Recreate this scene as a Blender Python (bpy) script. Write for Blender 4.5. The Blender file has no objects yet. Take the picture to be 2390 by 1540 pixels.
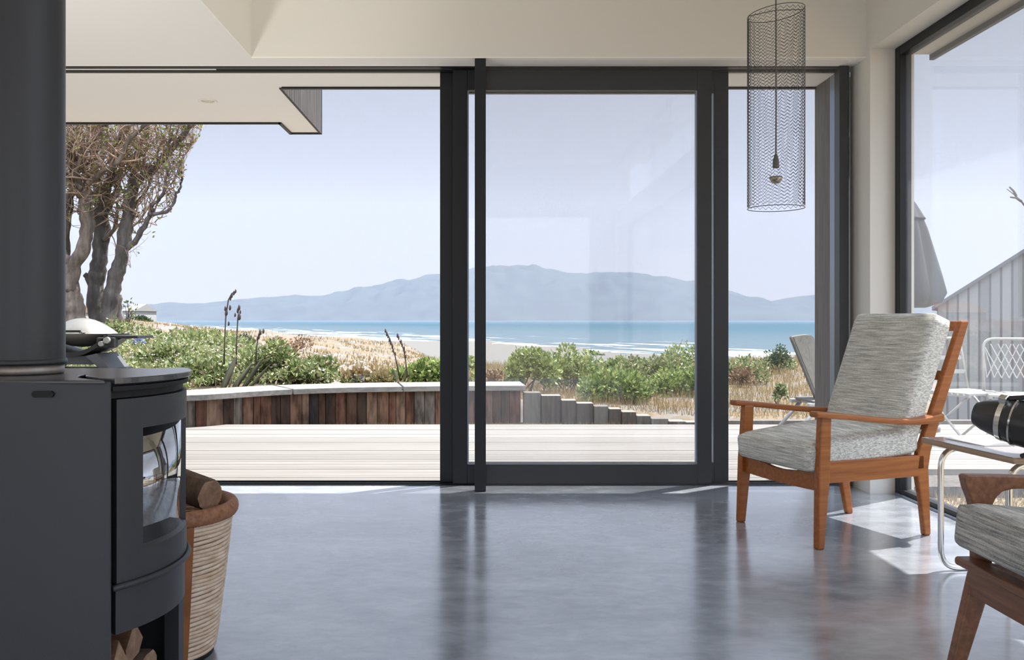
import bpy, math, random
import numpy as np
from mathutils import Vector, Matrix
random.seed(7); RNG = np.random.default_rng(11)
SC = bpy.context.scene
COL = SC.collection
PI = math.pi

# ------------------------------------------------------------------ camera
FPX, CX, CY, CAMH = 2050.0, 1132.0, 745.0, 0.951      # focal length and axis in pixels of a 2390x1540 frame
cam_d = bpy.data.cameras.new('camera'); cam = bpy.data.objects.new('camera', cam_d); COL.objects.link(cam)
cam.location = (0, 0, CAMH); cam.rotation_euler = (PI/2, 0, 0)
cam_d.sensor_width = 36; cam_d.lens = FPX/2390*36
cam_d.shift_x = (1195-CX)/2390; cam_d.shift_y = (CY-770)/2390
cam_d.clip_start = 0.05; cam_d.clip_end = 40000
SC.camera = cam

# ------------------------------------------------------------------ sky and sun
SUN = Vector((0.41, 0.28, 1.0)).normalized()           # direction towards the sun
w = bpy.data.worlds.new('sky'); SC.world = w; w.use_nodes = True
nt = w.node_tree; nt.nodes.clear()
tc = nt.nodes.new('ShaderNodeTexCoord'); sx = nt.nodes.new('ShaderNodeSeparateXYZ'); rp = nt.nodes.new('ShaderNodeValToRGB')
bg = nt.nodes.new('ShaderNodeBackground'); wo = nt.nodes.new('ShaderNodeOutputWorld')
nt.links.new(tc.outputs['Generated'], sx.inputs[0]); nt.links.new(sx.outputs['Z'], rp.inputs[0])
yr = nt.nodes.new('ShaderNodeMapRange'); nt.links.new(sx.outputs['Y'], yr.inputs[0])     # sky behind the camera boosted to add fill light indoors
yr.inputs[1].default_value = -.5; yr.inputs[2].default_value = .15; yr.inputs[3].default_value = 3.1; yr.inputs[4].default_value = 1.0
nt.links.new(rp.outputs[0], bg.inputs[0]); nt.links.new(yr.outputs[0], bg.inputs[1]); nt.links.new(bg.outputs[0], wo.inputs[0])
e = rp.color_ramp.elements
e[0].position = 0.0; e[0].color = (0.243, 0.252, 0.268, 1)
e[1].position = 0.30; e[1].color = (0.226, 0.248, 0.292, 1)
x = e.new(0.6); x.color = (0.42, 0.52, 0.70, 1)
x = e.new(0.9); x.color = (1.1, 1.15, 1.2, 1)
sl = bpy.data.lights.new('sun', 'SUN'); so = bpy.data.objects.new('sun', sl); COL.objects.link(so)
sl.energy = 5.5; sl.angle = 0.0093; sl.color = (1.0, 0.96, 0.90)
so.rotation_euler = SUN.to_track_quat('Z', 'Y').to_euler(); so.location = (20, 20, 30)

ul = bpy.data.lights.new('ceiling_fill_spot', 'SPOT'); uo = bpy.data.objects.new('ceiling_fill_spot', ul); COL.objects.link(uo)  # unseen fill spot added low behind the stove to brighten the ceiling
ul.energy = 80; ul.color = (1.0, .95, .89); ul.shadow_soft_size = .25; ul.spot_size = math.radians(85); ul.spot_blend = 1.0
uo.location = (-2.3, 2.2, .3); uo.rotation_euler = (Vector((-2.0, 4.6, 2.39))-uo.location).to_track_quat('-Z', 'Y').to_euler()

wl = bpy.data.lights.new('bulkhead_fill_spot', 'SPOT'); wlo = bpy.data.objects.new('bulkhead_fill_spot', wl); COL.objects.link(wlo)  # unseen fill spot added in the raised well to lighten the side bulkhead
wl.energy = 70; wl.color = (1.0, .96, .88); wl.shadow_soft_size = .15; wl.spot_size = math.radians(50); wl.spot_blend = 1.0
wlo.location = (1.7, 2.4, 3.2); wlo.rotation_euler = (Vector((-1.29, 4.1, 2.75))-wlo.location).to_track_quat('-Z', 'Y').to_euler()

vs = SC.view_settings
vs.view_transform = 'Standard'; vs.look = 'None'; vs.exposure = 1.15; vs.gamma = 1.0; vs.use_curve_mapping = False
SC.cycles.max_bounces = 10; SC.cycles.diffuse_bounces = 6; SC.cycles.glossy_bounces = 4; SC.cycles.transparent_max_bounces = 24
SC.cycles.caustics_reflective = False; SC.cycles.caustics_refractive = False

# ------------------------------------------------------------------ helpers
ORG = {}
def P(px, py, Y):                                       # the point at depth Y seen at that pixel of the photograph
    return Vector(((px-CX)*Y/FPX, Y, CAMH-(py-CY)*Y/FPX))
def PX(px, Y): return (px-CX)*Y/FPX
def PZ(py, Y): return CAMH-(py-CY)*Y/FPX
def G(px, py, z=0.0):                                   # the point on a level plane seen at that pixel
    Y = FPX*(CAMH-z)/(py-CY); return Vector(((px-CX)*Y/FPX, Y, z))

def tag(o, label=None, cat=None, group=None, kind=None):
    if label: o['label'] = label
    if cat: o['category'] = cat
    if group: o['group'] = group
    if kind: o['kind'] = kind
    return o
def thing(name, label, cat, loc, rz=0, group=None, world=True):
    o = bpy.data.objects.new(name, None); COL.objects.link(o); o.empty_display_size = 0.1
    o.location = loc; o.rotation_euler = (0, 0, rz)
    ORG[o.name] = Vector(loc) if world else Vector((0, 0, 0))
    return tag(o, label, cat, group)

def link_mesh(name, verts, faces, mat, parent=None, org=None, smooth=False, bevel=0, seg=2, sub=0, auto=None):
    me = bpy.data.meshes.new(name)
    if parent is not None: og = ORG[parent.name]
    elif org is not None: og = Vector(org)
    else:
        a = np.asarray(verts, dtype=float); og = Vector(((a[:,0].min()+a[:,0].max())/2, (a[:,1].min()+a[:,1].max())/2, a[:,2].min()))
    if isinstance(verts, np.ndarray):
        v = verts - np.array(og); n = len(v); f = np.asarray(faces, dtype=np.int32); k = f.shape[1]
        me.vertices.add(n); me.vertices.foreach_set('co', v.astype(np.float32).ravel())
        me.loops.add(f.size); me.loops.foreach_set('vertex_index', f.ravel())
        me.polygons.add(len(f)); me.polygons.foreach_set('loop_start', np.arange(0, f.size, k, dtype=np.int32))
        me.update(calc_edges=True); me.validate()
    else:
        me.from_pydata([tuple(Vector(p)-og) for p in verts], [], faces); me.update()
    o = bpy.data.objects.new(name, me); COL.objects.link(o)
    if mat: me.materials.append(mat)
    if parent is not None: o.parent = parent; ORG[o.name] = og
    else: o.location = og; ORG[o.name] = og
    if smooth or auto is not None:
        me.polygons.foreach_set('use_smooth', [True]*len(me.polygons))
        if auto is not None:
            try: me.set_sharp_from_angle(angle=math.radians(auto))
            except Exception: pass
    if bevel:
        m = o.modifiers.new('bevel', 'BEVEL'); m.width = bevel; m.segments = seg; m.limit_method = 'ANGLE'; m.angle_limit = math.radians(35)
    if sub:
        m = o.modifiers.new('subd', 'SUBSURF'); m.levels = sub; m.render_levels = sub
    return o

class MB:
    def __init__(s): s.v = []; s.f = []
    def add(s, v, f):
        n = len(s.v); s.v += [Vector(p) for p in v]; s.f += [tuple(i+n for i in q) for q in f]; return s
    def box(s, a, b, M=None):
        x0,y0,z0 = a; x1,y1,z1 = b
        v = [Vector(p) for p in ((x0,y0,z0),(x1,y0,z0),(x1,y1,z0),(x0,y1,z0),(x0,y0,z1),(x1,y0,z1),(x1,y1,z1),(x0,y1,z1))]
        if M is not None: v = [M @ p for p in v]
        return s.add(v, [(3,2,1,0),(4,5,6,7),(0,1,5,4),(1,2,6,5),(2,3,7,6),(3,0,4,7)])
    def loft(s, rings, cap=True, closed=True):
        n = len(rings[0]); v = [p for r in rings for p in r]; f = []
        for i in range(len(rings)-1):
            for j in range(n if closed else n-1):
                k = (j+1) % n; f.append((i*n+j, i*n+k, (i+1)*n+k, (i+1)*n+j))
        if cap and closed:
            f.append(tuple(reversed(range(n)))); f.append(tuple((len(rings)-1)*n+j for j in range(n)))
        return s.add(v, f)
    def tube(s, path, r, n=8, cap=True, flat=None):
        path = [Vector(p) for p in path]; m = len(path)
        rs = list(r) if hasattr(r, '__len__') else [r]*m
        up = None; rings = []
        for i, p in enumerate(path):
            t = (path[min(i+1, m-1)] - path[max(i-1, 0)])
            t = t.normalized() if t.length > 1e-9 else Vector((0,0,1))
            if up is None:
                up = Vector((0,0,1)) if abs(t.z) < 0.9 else Vector((1,0,0))
            a = t.cross(up)
            if a.length < 1e-6: a = t.orthogonal()
            a.normalize(); b = a.cross(t).normalized(); up = b
            ka, kb = (1,1) if flat is None else flat
            rings.append([p + (a*ka*math.cos(2*PI*j/n) + b*kb*math.sin(2*PI*j/n))*rs[i] for j in range(n)])
        return s.loft(rings, cap)
    def lathe(s, prof, c=(0,0,0), n=32, mod=None, cap=True):
        c = Vector(c); rings = []
        for r, z in prof:
            rings.append([c + Vector((r*(mod(2*PI*j/n, z) if mod else 1)*math.cos(2*PI*j/n), r*(mod(2*PI*j/n, z) if mod else 1)*math.sin(2*PI*j/n), z)) for j in range(n)])
        return s.loft(rings, cap)
    def prism(s, poly, d, O=(0,0,0), U=(1,0,0), V=(0,0,1), W=(0,1,0)):   # 2-D outline in U,V pushed from d[0] to d[1] along W
        O, U, V, W = Vector(O), Vector(U), Vector(V), Vector(W); n = len(poly)
        v = [O+U*a+V*b+W*d[0] for a, b in poly] + [O+U*a+V*b+W*d[1] for a, b in poly]
        f = [tuple(reversed(range(n))), tuple(range(n, 2*n))] + [(i, (i+1) % n, n+(i+1) % n, n+i) for i in range(n)]
        return s.add(v, f)
    def build(s, name, mat, parent=None, **k): return link_mesh(name, s.v, s.f, mat, parent, **k)

def cushion(mb, c, size, M=None, puff=0.02, r=0.035, n=14, edge=2.6):
    """a soft box: super-ellipsoid shell with piped edges and a slight crown"""
    sx_, sy_, sz_ = size; verts = []; faces = []
    g = [-1+2*i/n for i in range(n+1)]
    def face(ax, sg):
        base = len(verts)
        for a in g:
            for b in g:
                q = [0,0,0]; q[ax] = sg; q[(ax+1)%3] = a; q[(ax+2)%3] = b
                p = np.array(q, dtype=float); h = np.array([sx_/2, sy_/2, sz_/2])
                core = h - r; inner = np.clip(p*h, -core, core); d = p*h - inner; L = np.linalg.norm(d)
                if L > 1e-9: d = d/L*min(r, L) if L < r else d/L*r
                pt = inner + d
                k = (1-abs(p[0])**edge)*(1-abs(p[1])**edge) if sz_ <= min(sx_, sy_) else (1-abs(p[1])**edge)*(1-abs(p[2])**edge)
                if sz_ <= min(sx_, sy_): pt[2] += puff*k*np.sign(p[2])*(abs(p[2]) > .5)
                else: pt[0] += puff*k*np.sign(p[0])*(abs(p[0]) > .5)
                v = Vector(pt)
                if M is not None: v = M @ v
                verts.append(v + Vector(c))
        m = n+1
        for i in range(n):
            for j in range(n):
                q = (base+i*m+j, base+(i+1)*m+j, base+(i+1)*m+j+1, base+i*m+j+1)
                faces.append(q if sg > 0 else tuple(reversed(q)))
    for ax in range(3):
        for sg in (-1, 1): face(ax, sg)
    # merge coincident seam points
    key = {}; remap = []
    out = []
    for v in verts:
        k = (round(v.x, 5), round(v.y, 5), round(v.z, 5))
        if k not in key: key[k] = len(out); out.append(v)
        remap.append(key[k])
    fs = []
    for q in faces:
        q = [remap[i] for i in q]; u = []
        for i in q:
            if i not in u: u.append(i)
        if len(u) >= 3: fs.append(tuple(u))
    mb.add(out, fs)

# ------------------------------------------------------------------ materials
def new_mat(name):
    m = bpy.data.materials.new(name); m.use_nodes = True
    return m, m.node_tree, m.node_tree.nodes['Principled BSDF']
def lk(t, a, b): t.links.new(a, b)
def plain(name, col, rough=0.5, metal=0.0, spec=0.5, bump=0, bscale=200, var=0.0, vscale=6):
    m, t, b = new_mat(name)
    b.inputs['Base Color'].default_value = (*col, 1); b.inputs['Roughness'].default_value = rough
    b.inputs['Metallic'].default_value = metal; b.inputs['Specular IOR Level'].default_value = spec
    if var or bump:
        tc = t.nodes.new('ShaderNodeTexCoord')
    if var:
        n = t.nodes.new('ShaderNodeTexNoise'); n.inputs['Scale'].default_value = vscale; n.inputs['Detail'].default_value = 5
        lk(t, tc.outputs['Object'], n.inputs['Vector'])
        r = t.nodes.new('ShaderNodeValToRGB'); lk(t, n.outputs['Fac'], r.inputs[0])
        r.color_ramp.elements[0].position = .3; r.color_ramp.elements[1].position = .7
        r.color_ramp.elements[0].color = (*[c*(1-var) for c in col], 1); r.color_ramp.elements[1].color = (*[min(1, c*(1+var)) for c in col], 1)
        lk(t, r.outputs[0], b.inputs['Base Color'])
    if bump:
        n2 = t.nodes.new('ShaderNodeTexNoise'); n2.inputs['Scale'].default_value = bscale; n2.inputs['Detail'].default_value = 3
        lk(t, tc.outputs['Object'], n2.inputs['Vector'])
        bp = t.nodes.new('ShaderNodeBump'); bp.inputs['Strength'].default_value = bump; bp.inputs['Distance'].default_value = .004
        lk(t, n2.outputs['Fac'], bp.inputs['Height']); lk(t, bp.outputs[0], b.inputs['Normal'])
    return m
def streaky(name, cols, scale, rough=0.5, detail=4, bump=0.0, dist=0.003, spec=0.4, coord='Object', nscale=1.0, rot=(0,0,0)):
    """noise stretched along one axis: wood grain, weave slubs, weathered boards"""
    m, t, b = new_mat(name)
    tc = t.nodes.new('ShaderNodeTexCoord'); mp = t.nodes.new('ShaderNodeMapping'); n = t.nodes.new('ShaderNodeTexNoise'); r = t.nodes.new('ShaderNodeValToRGB')
    mp.inputs['Scale'].default_value = scale; mp.inputs['Rotation'].default_value = rot
    n.inputs['Scale'].default_value = nscale; n.inputs['Detail'].default_value = detail; n.inputs['Roughness'].default_value = .65
    lk(t, tc.outputs[coord], mp.inputs[0]); lk(t, mp.outputs[0], n.inputs['Vector']); lk(t, n.outputs['Fac'], r.inputs[0]); lk(t, r.outputs[0], b.inputs['Base Color'])
    el = r.color_ramp.elements
    for i, (p, c) in enumerate(cols):
        q = el[i] if i < 2 else el.new(p)
        q.position = p; q.color = (*c, 1)
    b.inputs['Roughness'].default_value = rough; b.inputs['Specular IOR Level'].default_value = spec
    if bump:
        bp = t.nodes.new('ShaderNodeBump'); bp.inputs['Strength'].default_value = bump; bp.inputs['Distance'].default_value = dist
        lk(t, n.outputs['Fac'], bp.inputs['Height']); lk(t, bp.outputs[0], b.inputs['Normal'])
    return m
def island_mat(name, cols, rough=0.6, trans=0.0, spec=0.3):
    """each loose piece (leaf, blade, plank) takes its own colour from a ramp"""
    m, t, b = new_mat(name)
    g = t.nodes.new('ShaderNodeNewGeometry'); r = t.nodes.new('ShaderNodeValToRGB')
    lk(t, g.outputs['Random Per Island'], r.inputs[0]); lk(t, r.outputs[0], b.inputs['Base Color'])
    el = r.color_ramp.elements
    for i, (p, c) in enumerate(cols):
        q = el[i] if i < 2 else el.new(p)
        q.position = p; q.color = (*c, 1)
    b.inputs['Roughness'].default_value = rough; b.inputs['Specular IOR Level'].default_value = spec
    if trans:
        tr = t.nodes.new('ShaderNodeBsdfTranslucent'); mx = t.nodes.new('ShaderNodeMixShader'); mx.inputs[0].default_value = trans
        lk(t, r.outputs[0], tr.inputs[0]); lk(t, b.outputs[0], mx.inputs[1]); lk(t, tr.outputs[0], mx.inputs[2])
        lk(t, mx.outputs[0], t.nodes['Material Output'].inputs[0])
    return m
def glass_mat(name, tint=(1,1,1), refl=0.06, veil=0.0, dcol=(.9,.93,.97), rough=0.0):
    m, t, b = new_mat(name); t.nodes.remove(b)
    tr = t.nodes.new('ShaderNodeBsdfTransparent'); tr.inputs[0].default_value = (*tint, 1)
    gl = t.nodes.new('ShaderNodeBsdfGlossy'); gl.inputs['Roughness'].default_value = rough
    g = t.nodes.new('ShaderNodeNewGeometry'); dt = t.nodes.new('ShaderNodeVectorMath'); dt.operation = 'DOT_PRODUCT'
    lk(t, g.outputs['Incoming'], dt.inputs[0]); lk(t, g.outputs['Normal'], dt.inputs[1])
    def mth(op, x, y=None):
        n = t.nodes.new('ShaderNodeMath'); n.operation = op
        for i, v in enumerate((x, y)):
            if v is None: continue
            if isinstance(v, (int, float)): n.inputs[i].default_value = v
            else: lk(t, v, n.inputs[i])
        return n.outputs[0]
    ca = mth('ABSOLUTE', dt.outputs['Value']); f5 = mth('POWER', mth('SUBTRACT', 1.0, ca), 5.0)
    fr = mth('ADD', mth('MULTIPLY', f5, .9), refl)       # the same reflection from either side of a thin pane
    mx = t.nodes.new('ShaderNodeMixShader')
    lk(t, fr, mx.inputs[0]); lk(t, tr.outputs[0], mx.inputs[1]); lk(t, gl.outputs[0], mx.inputs[2])
    out = mx
    if veil:  # pale diffuse veil mixed evenly over the clear pane
        df = t.nodes.new('ShaderNodeBsdfTranslucent'); df.inputs[0].default_value = (*dcol, 1)
        dd = t.nodes.new('ShaderNodeBsdfDiffuse'); dd.inputs[0].default_value = (*dcol, 1)
        ad = t.nodes.new('ShaderNodeMixShader'); ad.inputs[0].default_value = .5; lk(t, df.outputs[0], ad.inputs[1]); lk(t, dd.outputs[0], ad.inputs[2])
        m2 = t.nodes.new('ShaderNodeMixShader'); m2.inputs[0].default_value = veil
        lk(t, out.outputs[0], m2.inputs[1]); lk(t, ad.outputs[0], m2.inputs[2]); out = m2
    lk(t, out.outputs[0], t.nodes['Material Output'].inputs[0])
    return m

M = {}
M['wall'] = plain('wall_paint', (.74, .72, .665), .75, spec=.2, bump=.05, bscale=300)
M['ceil'] = plain('ceiling_paint', (.90, .868, .82), .8, spec=.2)
M['soffit'] = plain('soffit_paint', (.90, .862, .81), .8, spec=.2)
M['frame'] = plain('black_aluminium', (.011, .012, .015), .42, spec=.33)
M['metal_liner'] = plain('grey_aluminium', (.20, .24, .30), .35, .5)
M['glass'] = glass_mat('pane_glass', refl=.022)
M['glass_veiled'] = glass_mat('veiled_pane_glass', refl=.04, veil=.05)
M['bulb'] = glass_mat('bulb_glass', refl=.05)
M['iron'] = plain('stove_steel', (.040, .042, .047), .42, .2, spec=.5, bump=.06, bscale=500)
M['iron_dark'] = plain('stove_black', (.012, .012, .013), .6, spec=.3)
M['wood'] = streaky('teak', [(.25, (.201, .058, .012)), (.5, (.312, .098, .021)), (.78, (.422, .154, .036))], (3, 55, 55), .38, 5, .05)
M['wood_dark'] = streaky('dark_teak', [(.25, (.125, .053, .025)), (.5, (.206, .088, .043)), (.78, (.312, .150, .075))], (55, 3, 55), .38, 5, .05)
M['laminate'] = streaky('table_edge', [(.3, (.30, .20, .13)), (.7, (.46, .33, .22))], (4, 4, 160), .4)
M['chrome'] = plain('chrome', (.72, .71, .68), .16, 1.0)
M['sand'] = None
# woven cushion cloth: crossing slubs
def cloth_mat(name, lo, mid, hi, yscale):
    m, t, b = new_mat(name)
    tc = t.nodes.new('ShaderNodeTexCoord')
    def layer(sc):
        mp = t.nodes.new('ShaderNodeMapping'); mp.inputs['Scale'].default_value = sc
        n = t.nodes.new('ShaderNodeTexNoise'); n.inputs['Scale'].default_value = 1; n.inputs['Detail'].default_value = 3; n.inputs['Roughness'].default_value = .7
        lk(t, tc.outputs['Object'], mp.inputs[0]); lk(t, mp.outputs[0], n.inputs['Vector']); return n
    a = layer((70, yscale, 190)); c = layer((160, 330, 260))
    mx = t.nodes.new('ShaderNodeMix'); mx.data_type = 'FLOAT'; mx.inputs[0].default_value = .32
    lk(t, a.outputs['Fac'], mx.inputs[2]); lk(t, c.outputs['Fac'], mx.inputs[3])
    r = t.nodes.new('ShaderNodeValToRGB'); lk(t, mx.outputs[0], r.inputs[0])
    el = r.color_ramp.elements; el[0].position = .36; el[0].color = (*lo, 1); el[1].position = .64; el[1].color = (*hi, 1)
    q = el.new(.5); q.color = (*mid, 1)
    lk(t, r.outputs[0], b.inputs['Base Color']); b.inputs['Roughness'].default_value = .95; b.inputs['Specular IOR Level'].default_value = .1
    bp = t.nodes.new('ShaderNodeBump'); bp.inputs['Strength'].default_value = .25; bp.inputs['Distance'].default_value = .002
    lk(t, mx.outputs[0], bp.inputs['Height']); lk(t, bp.outputs[0], b.inputs['Normal'])
    return m
M['cloth'] = cloth_mat('woven_grey_cloth', (.292, .292, .270), (.562, .551, .497), (.842, .832, .778), 7)
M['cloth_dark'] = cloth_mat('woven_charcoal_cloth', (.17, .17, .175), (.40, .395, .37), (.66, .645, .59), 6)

# polished concrete
def concrete():
    m, t, b = new_mat('polished_concrete')
    tc = t.nodes.new('ShaderNodeTexCoord')
    def noise(sc, det, dist=0, mscale=(1,1,1)):
        mp = t.nodes.new('ShaderNodeMapping'); mp.inputs['Scale'].default_value = mscale
        n = t.nodes.new('ShaderNodeTexNoise'); n.inputs['Scale'].default_value = sc; n.inputs['Detail'].default_value = det; n.inputs['Distortion'].default_value = dist; n.inputs['Roughness'].default_value = .62
        lk(t, tc.outputs['Object'], mp.inputs[0]); lk(t, mp.outputs[0], n.inputs['Vector']); return n
    a = noise(1.3, 6, .6, (1, 2.0, 1)); c = noise(7, 8, .3, (1, 1.7, 1))
    mx = t.nodes.new('ShaderNodeMix'); mx.data_type = 'FLOAT'; mx.inputs[0].default_value = .45
    lk(t, a.outputs['Fac'], mx.inputs[2]); lk(t, c.outputs['Fac'], mx.inputs[3])
    r = t.nodes.new('ShaderNodeValToRGB'); lk(t, mx.outputs[0], r.inputs[0])
    el = r.color_ramp.elements
    el[0].position = .32; el[0].color = (.172, .190, .220, 1); el[1].position = .68; el[1].color = (.465, .495, .545, 1)
    q = el.new(.5); q.color = (.315, .340, .382, 1)
    lk(t, r.outputs[0], b.inputs['Base Color'])
    rr = t.nodes.new('ShaderNodeMapRange'); rr.inputs[1].default_value = .3; rr.inputs[2].default_value = .7; rr.inputs[3].default_value = .17; rr.inputs[4].default_value = .27
    lk(t, c.outputs['Fac'], rr.inputs[0]); lk(t, rr.outputs[0], b.inputs['Roughness'])
    b.inputs['Specular IOR Level'].default_value = .9; b.inputs['Coat Weight'].default_value = 1.0; b.inputs['Coat Roughness'].default_value = .16
    bp = t.nodes.new('ShaderNodeBump'); bp.inputs['Strength'].default_value = .05; bp.inputs['Distance'].default_value = .01
    lk(t, c.outputs['Fac'], bp.inputs['Height']); lk(t, bp.outputs[0], b.inputs['Normal'])
    return m
M['concrete'] = concrete()

# ------------------------------------------------------------------ room shell
DY = 5.0          # door plane
ZC = 2.391        # low ceiling and door head
XL, XR = -4.2, 2.10
def struct(name, mb, mat, parent=None, **k):
    o = mb.build(name, mat, parent, **k)
    if parent is None: o['kind'] = 'structure'
    return o
struct('floor', MB().box((XL-.2, -4.0, -.12), (2.30, 5.02, 0)), M['concrete'])
# low ceiling: left strip over the stove, and the narrow band above the doors, with the raised well between them
mb = MB()
mb.box((XL-.2, -4.0, ZC), (-1.288, 5.0, ZC+.006))
mb.box((-1.288, 4.84, ZC), (XR, 5.0, ZC+.006))
struct('ceiling', mb, M['ceil'])
struct('wall_bulkhead_side', MB().box((-1.42, -4.0, ZC+.006), (-1.288, 5.0, 3.45)), M['wall'])
struct('wall_bulkhead', MB().box((-1.288, 4.84, ZC+.006), (XR, 5.0, 3.45)), M['wall'])
struct('ceiling_raised', MB().box((-1.42, -4.0, 3.45), (2.6, 5.1, 3.6)), M['ceil'])
# right wall with the tall window opening
WY0, WY1, WZ = -3.6, 4.79, 2.425  # window carried on past the camera, unseen, to bring in more fill
mb = MB()
mb.box((XR, WY1, 0), (2.34, 5.05, WZ))            # corner pier
mb.box((XR, 2.4, WZ), (2.34, 5.05, 3.45)); mb.box((XR, -4.0, WZ), (2.34, 2.4, 2.68)); mb.box((XR, -4.0, 3.36), (2.34, 2.4, 3.45))   # above the window, with an unseen slot added towards the back for fill light
mb.box((XR, -4.0, 0), (2.34, WY0, WZ))            # nearer the camera
struct('wall_right', mb, M['wall'])
mb = MB(); mb.box((XL-.2, 2.6, 0), (XL, 5.1, ZC)); mb.box((XL-.2, -4.0, 0), (XL, 2.6, .3)); mb.box((XL-.2, -4.0, 2.25), (XL, 2.6, ZC)); mb.box((XL-.2, -4.0, .3), (XL, -3.2, 2.25)); struct('wall_left', mb, M['wall'])   # wide unseen opening added to light the room from the left
mb = MB()                                          # back wall, its wide unseen opening added to let fill light in
mb.box((XL-.2, -4.2, 0), (-3.6, -4.0, 3.45)); mb.box((1.7, -4.2, 0), (2.34, -4.0, 3.45)); mb.box((-3.6, -4.2, 2.6), (1.7, -4.0, 3.45))
struct('wall_back', mb, M['wall'])

# window_1: black frame with fixed pane in the right wall
wf = MB()
X0, X1 = 2.235, 2.30
wf.box((X0, WY1-.055, 0.0), (X1, WY1, WZ)); wf.box((X0, WY0, 0.0), (X1, WY0+.055, WZ))
wf.box((X0, WY0+.055, WZ-.05), (X1, WY1-.055, WZ)); wf.box((X0, WY0+.055, 0.0), (X1, WY1-.055, .035))
win = struct('window_1', wf, M['frame'], bevel=.003)
MB().box((X0-.012, WY0+.05, 0.0), (X0, WY1-.03, .012)).build('sill_track', M['metal_liner'], win)
MB().box((2.268, WY0+.05, .03), (2.274, WY1-.05, WZ-.045)).build('pane', M['glass_veiled'], win)

# head and floor tracks of the sliding doors
mb = MB()
mb.box((XL, 5.005, ZC-.004), (2.06, 5.04, ZC+.2)); mb.box((XL, 5.085, ZC-.006), (2.06, 5.12, ZC+.2)); mb.box((-1.55, 5.062, ZC-.002), (2.06, 5.076, ZC+.2))
struct('trim_1', mb, M['frame'])
mb = MB(); mb.box((XL, 5.0, ZC+.002), (2.06, 5.16, ZC+.24)); struct('trim_2', mb, M['ceil'])
mb = MB(); mb.box((XL, 5.02, -.12), (2.30, 5.17, -.012)); mb.box((XL, 5.022, -.012), (2.06, 5.032, .004)); mb.box((XL, 5.155, -.012), (2.06, 5.17, .004)); mb.box((XL, 5.09, -.012), (2.06, 5.10, .002))
struct('trim_3', mb, M['frame'])
# right jamb
mb = MB(); mb.box((2.012, 4.985, 0), (2.065, 5.06, ZC)); struct('trim_4', mb, M['frame'], bevel=.002)
mb = MB(); mb.box((2.05, 5.06, 0), (2.10, 5.22, ZC)); struct('trim_5', mb, M['metal_liner'])
M['clad'] = streaky('dark_stained_board', [(.3, (.030, .027, .026)), (.6, (.085, .075, .07)), (.85, (.15, .13, .11))], (40, 40, 2.5), .7)
M['clad_wing'] = streaky('weathered_board', [(.3, (.08, .072, .066)), (.7, (.15, .135, .125))], (40, 40, 2.5), .7)
struct('wall_wing', MB().box((2.05, 5.22, -.1), (2.34, 5.46, ZC)), M['clad_wing'])

# roof edge outside
mb = MB()
mb.box((-1.28, 5.16, ZC), (2.36, 5.46, ZC+.012))
mb.box((-6.0, 5.16, ZC), (-1.497, 6.44, ZC+.012)); mb.box((-1.497, 5.16, ZC), (-1.28, 6.79, ZC+.012))
struct('ceiling_soffit', mb, M['soffit'])
mb = MB()
mb.box((-1.26, 5.44, ZC-.012), (2.36, 5.465, ZC+.26))
mb.box((-6.0, 6.42, ZC-.012), (-1.497, 6.445, ZC+.30)); mb.box((-1.512, 6.42, ZC-.012), (-1.49, 6.79, ZC+.30)); mb.box((-1.512, 6.77, ZC-.012), (-1.26, 6.795, ZC+.42))
struct('trim_6', mb, M['frame'])
mb = MB(); yy = 5.46
while yy < 6.79:                                   # vertical boards of the side fascia
    mb.box((-1.28, yy+.002, ZC-.008), (-1.262, min(yy+.066, 6.79), ZC+.62)); yy += .07
struct('wall_fascia', mb, M['clad'])
mb = MB(); mb.box((-6.0, 5.0, ZC+.26), (-1.29, 6.42, ZC+.40)); mb.box((-1.29, 5.0, ZC+.26), (2.36, 5.44, ZC+.32)); struct('ceiling_roof', mb, M['frame'])
# eave over the side window
M['grey_paint'] = plain('grey_eave_paint', (.42, .41, .39), .7)
mb = MB(); mb.box((2.34, -3.9, 2.47), (2.565, 5.04, 2.50)); mb.box((2.34, -3.9, 2.50), (2.58, 5.05, 2.62)); struct('ceiling_eave', mb, M['grey_paint'])
struct('trim_7', MB().box((2.555, -3.9, 2.44), (2.58, 5.05, 2.50)), M['frame'])
# recessed downlight in the soffit
o = thing('downlight', 'small round recessed downlight with pale rim in the white soffit outside', 'light', (PX(485, 5.79), 5.79, ZC-.006))
MB().lathe([(.058, .004), (.062, .0), (.050, -.004), (.046, .002), (.044, .005)], (o.location.x, o.location.y, ZC-.003), 32).build('rim', M['soffit'], o, smooth=True)
MB().lathe([(.043, .001), (.02, .0), (.001, -.001)], (o.location.x, o.location.y, ZC-.003), 32).build('lamp', plain('lamp_lens', (.75, .70, .55), .3), o, smooth=True)

# ------------------------------------------------------------------ sliding doors
def slider(name, y0, y1, xa, xb, zt=2.385):
    s = .083
    mb = MB()
    mb.box((xa, y0, .004), (xa+s, y1, zt)); mb.box((xb-s, y0, .004), (xb, y1, zt))
    mb.box((xa+s, y0, .004), (xb-s, y1, .118)); mb.box((xa+s, y0, zt-.118), (xb-s, y1, zt))
    d = struct(name, mb, M['frame'], bevel=.003)
    ym = (y0+y1)/2
    MB().box((xa+s-.004, ym-.004, .114), (xb-s+.004, ym+.004, zt-.114)).build('pane', M['glass'], d)
    mb = MB()                                       # rubber glazing bead
    for a, b in (((xa+s, y0+.006, .118), (xa+s+.008, y1-.006, zt-.118)), ((xb-s-.008, y0+.006, .118), (xb-s, y1-.006, zt-.118))): mb.box(a, b)
    mb.build('glazing_bead', M['metal_liner'], d)
    return d
slider('door_1', 5.045, 5.085, PX(1057, 5.05), PX(1661, 5.05))
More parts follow.
